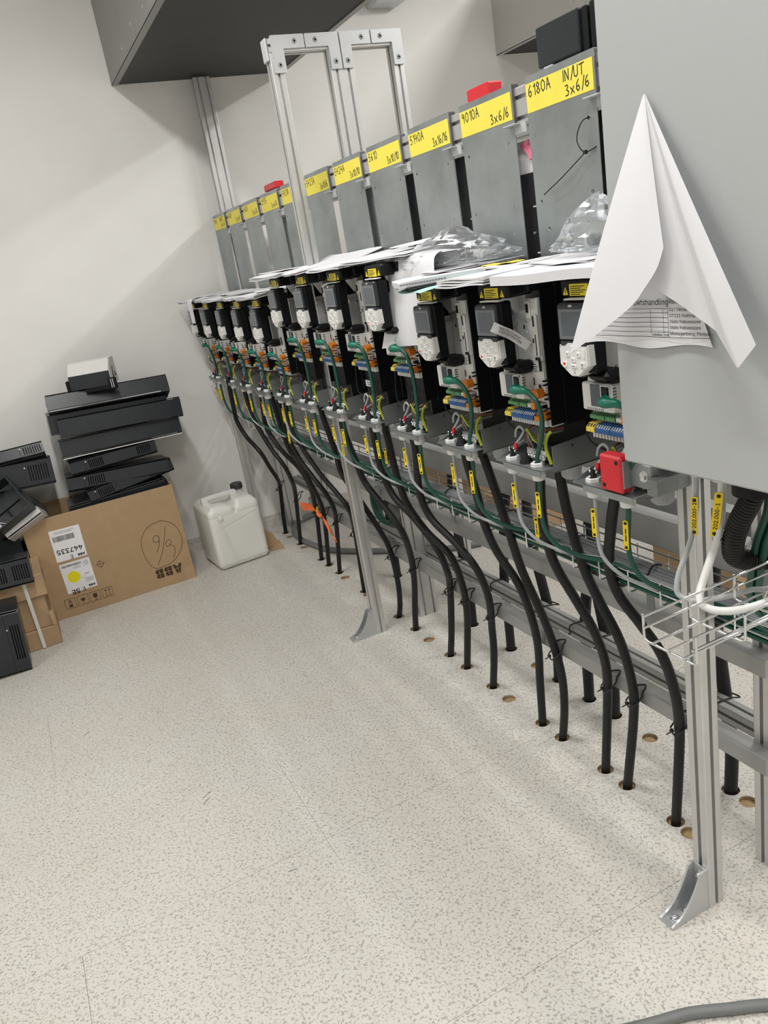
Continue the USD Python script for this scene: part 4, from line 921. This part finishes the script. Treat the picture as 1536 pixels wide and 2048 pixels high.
# sheet hanging over the front of the 5140A drive
y4 = DL(4)
def hang(a, b):
    y = 2.045 - .265 * a
    L = .335 * b
    if L < .07: return (1.112 - L, y, zb + .004 + .004 * math.sin(a * 5))
    s_ = L - .07; an = min(s_ / .05, math.pi / 2 * .97)
    x = 1.112 - .07 - .030 * math.sin(an) + .006 * math.sin(a * 6) * min(1, s_ / .1); z = zb + .004 - .032 * (1 - math.cos(an)) - max(0, s_ - .05)
    x -= .020 * max(0, (s_ - .12) / .1) * (1 - a) ** 2
    return (x, y + .05 * (1 - a) * max(0, (s_ - .10) / .16), z + .02 * a * max(0, (s_ - .12) / .14))
t = thing('hanging_sheet', 'large white sheet hanging down over the front of the drive under 5140A', 'paper')
part('sheet', MB().surf(hang, 26, 40, .0004), 'paper', t, smooth_=60)
booklet('pile of papers on the 5140A drive above the hanging sheet', 1.06, y4 - .05, zb + .0085, .22, .30, .008, 12, 2, tiltx=.05)
booklet('white leaflet curling up behind the hanging sheet', 1.13, y4 - .10, zb + .028, .12, .20, .002, 22, 1, bend=.010)
booklet('white booklet laid across the 5610 drive', 1.03, DL(5) - .07, zb, .24, .20, .010, 8, 2, droop=.01)
booklet('folded sheet on the 5610 drive rising to the right', 1.07, DL(5) - .10, zb + .014, .20, .24, .003, -12, 1, tiltx=.08, cat='sheet', name='sheet')
booklet('white booklet on the 5424A drive', 1.02, DL(6) - .08, zb, .22, .19, .009, -6, 2, droop=.012)
booklet('large white sheet curling upward above the 5424A drive', 1.08, DL(6) - .06, zb + .022, .23, .36, .0008, 10, 1, bend=-.018, tiltx=.14, cat='sheet', name='sheet')
booklet('stack of papers on the leftmost raised drive', 1.02, DL(7) - .09, zb, .25, .21, .012, 10, 3, droop=.014)
booklet('grey leaflet on the stack of the leftmost raised drive', 1.05, DL(7) - .05, zb + .014, .18, .22, .003, 22, 1, m_='paper_edge')
for k, nm in ((8, 'lower drive beside the raised four'), (9, 'fourth drive from the end wall'), (10, 'third drive from the end wall'), (11, 'second drive from the end wall'), (12, 'drive beside the end wall')):
    booklet('stack of white booklets on the %s' % nm, 1.02 + .01 * (k % 2), DL(k) - .08, zs, .24, .19, .010 + .003 * (k % 3), (9, -7, 14, -4, 6)[k - 8], 3, droop=.012)
    booklet('loose leaflet topping the booklets of the %s' % nm, 1.06, DL(k) - .05, zs + .0165, .18, .21, .0025, (-14, 20, -6, 17, -11)[k - 8], 1, m_=('paper', 'paper_edge', 'paper', 'paper_edge', 'paper')[k - 8])
def drape(a, b):
    L = .17 * b
    return (.985 - .06 * min(1, L / .06) + .004 * math.sin(a * 4), DL(11) + .02 + .085 * (a - .5) * (1 - .5 * max(0, b - .4)), zs + .018 - max(0, L - .045) * 1.0)
t = thing('hanging_sheet', 'white paper corner hanging over the drives next to the end wall', 'paper')
part('sheet', MB().surf(drape, 12, 20, .0004), 'paper', t, smooth_=60)
# plastic bags with small fittings in them
def bag(label, x, y, z, sx, sy, sz, seed, rz):
    t = thing('plastic_bag', label, 'bag', (x, y, z), rz)
    s_ = trimesh.creation.icosphere(3); v = s_.vertices.copy()
    n1 = meshkit.fbm(v * 2.3 + seed, 4, seed) - .5; n2 = np.abs(meshkit.noise(v * 5.1 + seed, seed + 3) - .5)
    r = 1 + .55 * n1 + .35 * n2
    v = v * r[:, None]; v[:, 2] = np.where(v[:, 2] < 0, v[:, 2] * .15, v[:, 2] * (1 - .45 * (v[:, 0] ** 2 + v[:, 1] ** 2)).clip(.25))
    v *= (sx, sy, sz); v[:, 2] -= v[:, 2].min()
    part('film', MB().add(v, s_.faces), 'film', t, smooth_=12)
    r_ = random.Random(seed)
    for i in range(6):
        px, py = r_.uniform(-.45, .45) * sx, r_.uniform(-.45, .45) * sy
        a = r_.uniform(0, 6.28); ax = (math.cos(a), math.sin(a), .3)
        m = MB().lathe([(.007, -.012), (.011, -.010), (.011, -.002), (.013, -.002), (.013, .005), (.009, .005), (.009, .016)], (px, py, .019 + .003 * (i % 3)), ax, 10)
        part('fitting', m, ('gland_grey', 'galv', 'steel_panel')[i % 3], t, smooth_=25)
    return t
bag('clear plastic bag of grey fittings on the papers under the 6180A plate', 1.155, DL(1) + .055, zs + .026, .070, .11, .085, 5, 10)
bag('large clear plastic bag of fittings lying on the papers under the 9010A plate', 1.11, DL(3) - .02, zs + .031, .085, .17, .075, 11, 20)

t = thing('cover_label', 'small white label with two printed lines on the louvred cover of a raised drive', 'label', (1.0572, 2.428, 1.118))
part('sticker', MB().box(0, .0008, -.058, 0, 0, .021), 'sticker', t)
part('print', MB().on(unary_union([sbox(.012, .012, .045, .0145), sbox(.014, .006, .044, .0085)]), (-.0001, 0, 0), FU, FV, .0003), 'ink_grey', t, smooth_=False)
# ================================================================== big open cardboard box by the end wall
BX0, BX1, BY0, BY1, BH = -.170, .600, 4.170, 4.530, .548
t = thing('cardboard_box', 'large open brown cardboard box with upside-down print and two white labels', 'box', (BX0, BY0, 0))
w, d_ = BX1 - BX0, BY1 - BY0
part('front_wall', MB().box(0, w, 0, .006, 0, BH, .001), 'cardboard', t)
part('back_wall', MB().box(0, w, d_ - .006, d_, 0, BH, .001), 'cardboard', t)
part('side_wall', MB().box(0, .006, .0062, d_ - .0062, 0, BH, .001), 'cardboard', t)
part('side_wall', MB().box(w - .006, w, .0062, d_ - .0062, 0, BH, .001), 'cardboard', t)
part('bottom', MB().box(.0062, w - .0062, .0062, d_ - .0062, 0.0005, .006), 'cardboard', t)
part('tape', MB().box(w - .055, w + .0004, -.0004, .03, 0.001, .075), 'cardboard_light', t)
FYU, FYV = -X, -Z                     # upside-down print on the face that looks to -Y
def at_box(x, z): return (x - BX0, -.0004, z)
def logo(h, gap):
    """three block letters cut by thin white lines, like the printed emblem"""
    A = Polygon([(0, 0), (.30, 0), (.34, .2), (.62, .2), (.66, 0), (.96, 0), (.66, 1), (.30, 1)])
    Bp = sbox(0, 0, .5, 1).union(Point(.52, .27).buffer(.27)).union(Point(.50, .74).buffer(.25))
    ps = []
    for sx, p in ((0, A), (1.08, Bp), (2.0, Bp)):
        c = p.bounds; cx = (c[0] + c[2]) / 2
        for q in (sbox(cx - gap / 2, -1, cx + gap / 2, 2), sbox(-1, .5 - gap / 2, 3, .5 + gap / 2)): p = p.difference(q)
        ps.append(shapely.affinity.translate(p, sx, 0))
    return shapely.affinity.scale(unary_union(ps), h, h, origin=(0, 0))
m = MB().on(logo(.052, .055), at_box(.541, .108), FYU, FYV, .0004)
# crosshair
ring = Point(0, 0).buffer(.017).difference(Point(0, 0).buffer(.0150))
m.on(unary_union([ring, sbox(-.026, -.0009, .026, .0009), sbox(-.0009, -.026, .0009, .026)]), at_box(.1385, .2345), FYU, FYV, .0004)
def frame_sq(s_, w_): return sbox(0, 0, s_, s_).difference(sbox(w_, w_, s_ - w_, s_ - w_))
for i, x in enumerate((.160, .096, .034, -.030)):
    fr = [frame_sq(.054, .0016)]
    if i == 0: fr += [sbox(.016, .016, .018, .044), sbox(.034, .016, .036, .044), Point(.017, .013).buffer(.004), Point(.035, .013).buffer(.004), sbox(.010, .044, .042, .0455)]
    if i == 1: fr += [Polygon([(.016, .012), (.038, .012), (.038, .03), (.031, .036), (.023, .036), (.016, .03)]), sbox(.026, .034, .028, .048), sbox(.017, .046, .037, .048)]
    if i == 2: fr += [Point(.027, .022).buffer(.011).intersection(sbox(0, .022, .06, .06)).union(Polygon([(.012, .024), (.042, .024), (.027, .014)])), sbox(.0262, .03, .0278, .042), LineString([(.0275, .042), (.031, .046), (.035, .043)]).buffer(.0008)]
    if i == 3: fr += [sbox(.018, .034, .036, .047), sbox(.020, .008, .034, .011), sbox(.020, .014, .034, .017), LineString([(.02, .02), (.034, .02), (.034, .031), (.02, .031), (.02, .02)]).buffer(.0009)]
    m.on(unary_union(fr), at_box(x, .1015 - .002), FYU, FYV, .0004)
# pen circle with the hand-written 6/6
circ = [(.493, .371), (.42, .355), (.372, .30), (.362, .24), (.372, .17), (.396, .125), (.44, .115), (.50, .128), (.55, .17), (.577, .229), (.572, .29), (.545, .34), (.493, .371)]
m.on(LineString([(x - .0, z) for x, z in smooth(circ, 6)]).buffer(.0011), (-BX0, -.0004, 0), X, Z, .0003)
for l in ([(.508, .330), (.485, .26), (.46, .20), (.420, .132)], [(.455, .258), (.462, .285), (.445, .298), (.428, .280), (.435, .262), (.455, .262), (.462, .285), (.452, .24), (.432, .205)], [(.505, .222), (.52, .243), (.505, .255), (.488, .238), (.492, .220), (.512, .222), (.528, .205), (.522, .17), (.505, .15)]):
    m.on(LineString(smooth(l, 5)).buffer(.0011), (-BX0, -.0004, 0), X, Z, .0003)
part('print', m, 'cardboard_ink', t, smooth_=False)
def sticker(x0, z0, w_, h_, a):
    c, s_ = math.cos(math.radians(a)), math.sin(math.radians(a))
    return at_box(x0, z0), np.array([-c, 0, -s_]), np.array([s_, 0, -c])
o, u, v = sticker(.0945, .473, .150, .170, -1.0)
L1 = part('label', MB().on(sbox(0, 0, .150, .170), o, u, v, .0004), 'sticker', t, 'white label reading 447335 upside down', smooth_=False)
m = MB(); q = np.array(o) + np.array([0, -.0004, 0])
m.text('447335', .026, q + u * .012 + v * .100, u, v, .0003, True) if False else m.text('447335', .0245, q + u * .010 + v * .108, u, v, .0003, True)
m.text('E', .022, q + u * .066 + v * .147, u, v, .0003); m.on(logo(.013, .02), q + u * .008 + v * .150, u, v, .0003)
xx = .035; r_ = random.Random(3); bars = []
while xx < .140:
    bw = r_.choice((.0007, .0012, .0018)); bars.append(sbox(xx, .035, xx + bw, .063)); xx += bw + r_.choice((.0007, .0012))
bars += [sbox(.04, .020, .125, .0215), sbox(.03, .0125, .13, .0138)]
# label runs upside down: v points down from its (upside-down) foot, so flip the block to its far end
part('label_print', m, 'ink', L1, smooth_=False)
m = MB().on(unary_union(bars), q, u, v, .0003); part('barcode', m, 'ink', L1, smooth_=False)
o, u, v = sticker(.0945, .291, .150, .165, .6)
L2 = part('label', MB().on(sbox(0, 0, .150, .165), o, u, v, .0004), 'sticker', t, 'white label with yellow dot and letters E SE upside down', smooth_=False)
q = np.array(o) + np.array([0, -.0004, 0]); m = MB()
m.text('E', .022, q + u * .060 + v * .150, u, v, .0003); m.text('SE', .025, q + u * .088 + v * .150, u, v, .0003, True); m.on(logo(.012, .02), q + u * .008 + v * .145, u, v, .0003)
xx = .045; bars = []
while xx < .142:
    bw = r_.choice((.0007, .0012, .0018)); bars.append(sbox(xx, .010, xx + bw, .022)); xx += bw + r_.choice((.0007, .0012))
bars += [sbox(.01, .012 + i * .006, .03 + .006 * (i % 3), .0133 + i * .006) for i in range(5)] + [sbox(.05, .027 + i * .006, .085 + .01 * (i % 2), .0283 + i * .006) for i in range(3)] + [sbox(.008, .105 + i * .005, .05 - .008 * (i % 2), .106 + i * .005) for i in range(5)] + [sbox(.02, .078, .04, .0795), sbox(.018, .084, .042, .0853)]
m.on(unary_union(bars), q, u, v, .0003); part('label_print', m, 'ink', L2, smooth_=False)
part('yellow_dot', MB().on(Point(.098, .082).buffer(.031), q, u, v, .0003), 'sticker_yellow', L2, smooth_=False)

# ------------------------------------------------------------------ plastic drive covers, piled up
def cover(label, L, Wd, Hh, M4, mtl='cover_black', face=None, slots=((.18, .36), (.70, .88)), ribs=False, name='drive_cover', open_side=None, two=False, group=None):
    """hollow shell: length L (x), height Wd (z, the wall that looks to -Y), depth Hh (y); open at +y"""
    t = thing(name, label, 'plastic cover', M4[:3, 3], 0, group)
    R4 = M4.copy(); R4[:3, 3] = 0
    c = m3.Manifold.cube((L, Hh, Wd)) - m3.Manifold.cube((L - .006, Hh, Wd - .006)).translate((.003, .003, .003))
    # chamfer the two long outer edges and notch the ends as on the real covers
    for zz, sg in ((0, 1), (Wd, -1)):
        c = c - m3.Manifold.cube((L * 1.2, .016, .016)).translate((-.1 * L, -.008, -.008)).rotate((45, 0, 0)).translate((0, -.0005, zz))
    c = c - m3.Manifold.cube((.05, Hh * .35, .02)).translate((-.02, Hh * .72, Wd * .7)) - m3.Manifold.cube((.05, Hh * .35, .03)).translate((L - .025, Hh * .72, -.01))
    for f0, f1 in slots:
        n = max(3, min(8, int(L * (f1 - f0) / .0092)))
        for i in range(n):
            x = L * (f0 + (f1 - f0) * (i + .5) / n)
            c = c - m3.Manifold.cube((.0048, .03, Wd * .56)).translate((x, -.005, Wd * .22))
    c = c + m3.Manifold.cube((.006, .014, Wd * .5)).translate((.004, Hh - .004, Wd * .1)) + m3.Manifold.cube((.006, .014, Wd * .4)).translate((L - .012, Hh - .004, Wd * .3))
    mb = MB().man(c).xf(R4); part('shell', mb, mtl, t, smooth_=False)
    if slots: part('inner_wall', MB().box(.004, L - .004, .022, .0235, .004, Wd - .004).xf(R4), 'black_plastic', t)  # black sheet added behind the slots so they read dark
    if slots and slots[0][1] - slots[0][0] < .5:
        f0, f1 = slots[0]
        m = MB().lathe([(.004, 0), (.004, .0012), (.002, .002)], (L * (f0 - .02), 0, Wd * .72), (0, -1, 0), 8).xf(R4)
        part('screw', m, 'zinc', t)
        part('groove', MB().box(L * (f0 - .032), L * (f0 - .026), -.0012, -.0002, Wd * .06, Wd * .94).xf(R4), 'deep_black', t)
    if face: part('face_panel', MB().box(.002, L - .002, .004, Hh * .96, *face[1]).xf(R4), face[0], t)
    if ribs:
        for i in range(1, 5): part('rib', MB().box(L * i * .085, L * i * .085 + .002, -.0012, .0, .006, Wd - .006).xf(R4), mtl, t)
    return t
RT = lambda rx, ry, rz, x, y, z: rotm(rx, ry, rz, (x, y, z))
GRP = None
YB = 4.245
cover('black slotted cover sticking out of the box at a slant, lowest of the main pile', .46, .072, .20, RT(-6, -7, 3, .190, YB - .02, .545), slots=((.10, .28), (.70, .92)))
cover('black cover sunk in the open box, only its shiny top edge showing', .50, .060, .24, RT(0, -2, 0, .08, 4.23, .500), slots=())
cover('black slotted cover lying nearly level, second up the main pile', .52, .080, .22, RT(-5, 3.2, -1, .098, YB, .627), slots=((.19, .36),))
cover('black slotted cover with two louvre fields, third up the main pile', .445, .076, .22, RT(-6, -1.6, 1, .138, YB - .01, .706), slots=((.20, .37), (.76, .93)))
cover('long black cover with pale underside, widest of the main pile', .615, .098, .19, RT(-10, 1.2, 0, .118, YB - .01, .806), slots=(), face=('cover_grey', (-.006, -.001)))
cover('long plain black cover resting on the one with the pale underside', .622, .106, .19, RT(-8, 2.4, 0, .136, YB - .03, .905), slots=())
cover('black cover set back behind the long plain one', .60, .110, .20, RT(-4, 2.6, 0, .100, YB + .035, .925), slots=())
cover('long black cover with shiny ribbed left end, under the small white-topped cover', .608, .092, .20, RT(-22, 2.0, 0, .119, YB + .0, 1.046), slots=(), ribs=True)
# small cover with white front plate, on top of the pile
t = thing('drive_cover', 'small black cover with a white front plate, on top of the pile', 'plastic cover', (.252, YB + .03, 1.122), -20)
hx = Polygon([(0, 0), (0, .070), (.060, .125), (.150, .125), (.150, 0)])
c = m3.Manifold.extrude(m3.CrossSection([np.array(hx.exterior.coords[:-1])[::-1]]), .205)
m = MB().man(c); Mx = np.array([[0, 0, 1, 0], [1, 0, 0, 0], [0, 1, 0, 0], [0, 0, 0, 1.0]]); m.xf(Mx)
part('shell', m, 'cover_black', t, smooth_=False)
nn = np.array([0, -.055, .060]); nn = nn / np.linalg.norm(nn)
m = MB().on(sbox(0, 0, .2045, .0815), (0, 0, .0702), X, np.array([0, .060, .055]) / np.linalg.norm([.060, .055]), .003)
m.box(0, .2045, .060, .150, .1252, .128)
part('front_plate', m, 'white_plastic', t, 'white front plate')
m = MB().prism(hx.buffer(-.001), 'x', .2051, .2075); part('end_plate', m, 'unit_plastic', t)
m = MB().prism(Polygon([(.05, .04), (.075, .085), (.085, .085), (.07, .04), (.08, .015), (.055, .02)]).union(Polygon([(.09, .03), (.11, .06), (.125, .03)])), 'x', .2076, .2082); part('recess', m, 'deep_black', t, smooth_=False)
m = MB().box(-.022, 0, .006, .07, -.002, .05, .003).box(.07, .20, -.004, .01, -.022, -.001, .002).box(.19, .232, -.012, .002, -.022, .035, .003); part('clip', m, 'black_plastic', t)
m = MB().box(.204, .207, -.014, -.0125, -.015, .03).box(.214, .217, -.014, -.0125, -.015, .03); part('clip_slot', m, 'unit_plastic', t)
# left-hand heap
cover('shiny black slotted cover on the far left, its end catching the light', .42, .072, .22, RT(-26, -1, 0, -.374, YB - .02, .850), slots=((.76, .97),), ribs=False)
cover('dull black cover with louvres below the shiny one at far left', .46, .140, .22, RT(-8, 3, 0, -.405, YB - .01, .722), slots=((.74, .95),))
t = thing('cover_tray', 'open black cover shell tipped towards the camera, with a white bent wire inside', 'plastic cover', (-.300, 4.06, .555))
R4 = rotm(-38, -27, 0)
c = m3.Manifold.cube((.235, .10, .205)) - m3.Manifold.cube((.222, .10, .192)).translate((.0065, -.012, .0065))
part('shell', MB().man(c).xf(R4), 'cover_black', t, smooth_=False)
m = MB().box(.02, .20, .080, .0885, .10, .104).box(.12, .124, .07, .0885, .008, .10).box(.03, .035, .05, .0885, .03, .17); part('inner_rib', m.xf(R4), 'black_plastic', t)
part('white_wire', MB().tube([(.04, .07, .12), (.05, .065, .08), (.09, .06, .03), (.13, .06, .028)], .0022, 6, 4).xf(R4), 'gland_white', t)
part('sticker', MB().box(.03, .055, .086, .0878, .05, .075).xf(R4), 'sticker', t)
m = MB()
for p in ((.10, .088, .15), (.19, .02, .206), (.09, .02, .206)): m.lathe([(.004, 0), (.004, .002), (.002, .003)], p, (0, -1, 0), 8)
part('screw', m.xf(R4), 'zinc', t)
cover('pale grey inner cover wedged under the tipped shell', .20, .05, .16, RT(-30, -24, 0, -.235, 4.10, .515), mtl='cover_grey', slots=())
cover('black cover standing on edge in the left part of the box', .16, .20, .16, RT(0, -35, 0, -.16, 4.30, .45), slots=())
# strapped cardboard box in front, covers on it
sb = thing('cardboard_box', 'smaller strapped brown cardboard box in front of the big one', 'box', (-.62, 3.87, 0))
part('bottom_tray', MB().box(0, .482, 0, .30, 0, .098, .003), 'cardboard', sb)
part('inner_carton', MB().box(.012, .465, .012, .288, .0985, .30, .003), 'cardboard', sb)
part('corner_flap', MB().box(.462, .4815, -.001, .04, .098, .165, .001), 'cardboard_light', sb)
part('lid', MB().box(-.004, .486, -.006, .30, .262, .372, .004), 'cardboard_light', sb)
m = MB().box(.390, .406, -.0085, -.0065, .004, .374).box(.390, .406, -.008, .302, .3725, .374)
part('strap', m, 'strap', sb)
part('hand_hole', MB().box(.4862, .4868, .16, .178, .315, .335, .001), 'deep_black', sb)
m = MB()
for i in range(10): m.box(.07 + i * .03, .0705 + i * .03 + .003, .0112, .0119, .21, .262)
part('carton_print', m, 'cardboard_ink', sb)
cover('black slotted cover lying on the strapped box', .42, .125, .20, RT(-8, 2.5, 0, -.590, 3.80, .376), slots=((.62, .74), (.80, .97)))
cover('black louvred cover standing on the floor at the lower left edge', .34, .30, .20, RT(0, 4, 0, -.628, 3.665, .024), slots=((.84, .96),))
cover('black cover standing on end behind the strapped box, under the tipped shell', .34, .50, .13, RT(0, 0, 0, -.530, 4.182, .0), slots=())
cover('large black cover on the floor by the wall, carrying the left heap', .42, .70, .24, RT(0, 0, 0, -.600, 4.33, .0), slots=())

# ------------------------------------------------------------------ jerrycan
t = thing('jerrycan', 'cloudy white plastic jerrycan with black screw cap by the wall', 'jerrycan', (.735, 4.112, 0), 4.8)
wj, dj, hj = .30, .30, .385
def rbox(x0, x1, y0, y1, z0, z1, r):
    pts = [m3.Manifold.sphere(r, 20).translate((x, y, z)) for x in (x0 + r, x1 - r) for y in (y0 + r, y1 - r) for z in (z0 + r, z1 - r)]
    return m3.Manifold.batch_hull(pts)
body = rbox(0, wj, 0, dj, .002, .325, .030)
top = m3.Manifold.batch_hull([rbox(.0, .16, .0, dj, .29, hj - .03, .028), rbox(.02, .12, .01, dj - .01, .30, hj - .018, .02)])
top2 = m3.Manifold.batch_hull([rbox(.155, wj, .0, dj, .29, .355, .028), rbox(.17, wj - .02, .02, dj - .02, .32, .375, .02)])
jug = body + top + top2
jug = jug - rbox(.06, .20, .09, .21, .335, .46, .025) - m3.Manifold.cube((.5, .006, .012)).rotate((0, -12, 0)).translate((.07, -.003, .235))
jug = jug + rbox(.03, .22, .135, .168, .372, .402, .012) + rbox(.02, .06, .13, .172, .34, .40, .012) + rbox(.19, .23, .13, .172, .34, .40, .012)
part('body', MB().man(jug.refine_to_length(.02)), 'cloudy', t, smooth_=50)
part('neck', MB().lathe([(.030, .34), (.030, .385)], (.255, .20, 0), n=20), 'cloudy', t)
part('screw_cap', MB().lathe([(.034, .385), (.035, .389), (.035, .412), (.031, .417)], (.255, .20, 0), n=24), 'cap_black', t, 'black screw cap', smooth_=40)
part('small_cap', MB().lathe([(.012, .30), (.016, .305), (.016, .325), (.012, .33)], (.035, .02, .035), (0, -.4, 1), 12), 'cloudy', t)
part('mould_line', MB().box(.006, wj - .006, -.0012, .001, .03, .0325), 'cloudy', t)
single('carton_scrap', MB().prism(Polygon([(1.035, 4.21), (1.13, 4.16), (1.15, 4.33), (1.045, 4.39)]), 'z', 0.0005, .006).prism(Polygon([(1.04, 0.006), (1.13, .006), (1.10, .085), (1.045, .125)]), 'y', 4.26, 4.264), 'cardboard_light', 'torn piece of brown cardboard beside the jerrycan', 'cardboard scrap')

# ------------------------------------------------------------------ loose things under and behind the rack
t = thing('grey_hose', 'grey hose lying in a loop on the floor under the rack', 'hose')
lp = [(1.60, 4.555, .016), (1.47, 4.56, .018), (1.345, 4.50, .016), (1.262, 4.37, .016), (1.245, 4.20, .016), (1.262, 4.05, .016), (1.30, 3.90, .016), (1.40, 3.75, .016), (1.52, 3.62, .016), (1.66, 3.48, .016), (1.80, 3.36, .016), (1.93, 3.30, .016)]
part('hose', MB().tube(lp, .016, 12, 6), 'hose_grey', t, smooth_=60)
t = thing('orange_ribbon', 'torn orange ribbon tied round two black cables with a yellow cord', 'ribbon')
def rb(pts, w0, w1):
    P = smooth(pts, 6)
    return lambda a, b: P[min(int(a * (len(P) - 1)), len(P) - 1)] + np.array([.0, .35, 1.0]) * (b - .5) * (w0 + (w1 - w0) * a) + np.array([.006 * math.sin(a * 9 + b * 4), 0, 0])
part('short_tail', MB().surf(rb([(1.205, 3.655, .325), (1.19, 3.70, .343), (1.185, 3.76, .338), (1.175, 3.82, .332)], .018, .05), 14, 5, .0006), 'orange_ribbon', t, smooth_=60)
part('long_tail', MB().surf(rb([(1.205, 3.60, .315), (1.192, 3.54, .302), (1.19, 3.47, .268), (1.192, 3.43, .232)], .018, .022), 14, 5, .0006), 'orange_ribbon', t, smooth_=60)
part('knot', MB().tube([(1.207, 3.66, .325), (1.198, 3.64, .327), (1.196, 3.62, .32), (1.205, 3.61, .316)], .011, 8, 4), 'orange_ribbon', t)
part('yellow_cord', MB().tube([(1.20, 3.645, .36), (1.194, 3.64, .335), (1.19, 3.63, .322), (1.196, 3.615, .318)], .004, 6, 4), 'tag_yellow', t)
t = thing('cable_coil', 'coil of dark green cable hanging behind the middle post', 'cable coil', (1.335, 3.09, .0))
for i in range(8):
    rr_ = .100 + .004 * (i % 3)
    th = np.linspace(0, 2 * np.pi, 22)
    pts = [(0.005 * i - .0175 + .004 * math.sin(a * 2 + i), rr_ * math.cos(a), .475 + .100 * math.sin(a) - .004 * i) for a in th]
    part('turn', MB().tube(pts, .0065, 7, 2), 'green_cable', t, smooth_=60)
part('holder', MB().box(-.044, .02, -.012, .012, .552, .562, .003), 'galv', t)
single('grey_tube', MB().tube([(1.335, 2.975, .475), (1.335, 2.92, .455), (1.335, 2.872, .445)], .040, 16, 4), 'hose_grey', 'stub of thick grey tube beside the green coil behind the middle post', 'tube', smooth_=60)
for lab, x, y, w_, l_, z0, h_, rz in (('low brown carton behind the rack, seen over the tray beyond the middle post', 2.2, 3.80, .30, .62, 0, .245, 0), ('flat brown carton behind the rack, in front of the low one', 2.2, 3.22, .30, .46, 0, .14, 0), ('brown carton behind the rack and the near post', 2.2, 1.93, .38, .42, .0, .46, 0)):
    t = thing('cardboard_box', lab, 'box', (x, y, z0), rz)
    part('carton', MB().box(0, w_, 0, l_, 0, h_, .003), 'cardboard', t)
    part('tape', MB().box(-.0006, w_ * .6, l_ / 2 - .024, l_ / 2 + .024, h_ + .0001, h_ + .0006).box(-.0008, -.0001, l_ / 2 - .024, l_ / 2 + .024, h_ - .09, h_ + .0004), 'cardboard_light', t)
single('floor_cable', MB().tube([(.62, .96, .012), (.70, .925, .011), (.775, .898, .011), (.846, .875, .011), (.917, .839, .011), (.983, .805, .011), (1.08, .74, .011), (1.2, .69, .011)], .0115, 12, 6), 'hose_grey', 'dark cable end lying on the floor at the bottom right corner', 'cable', smooth_=60)
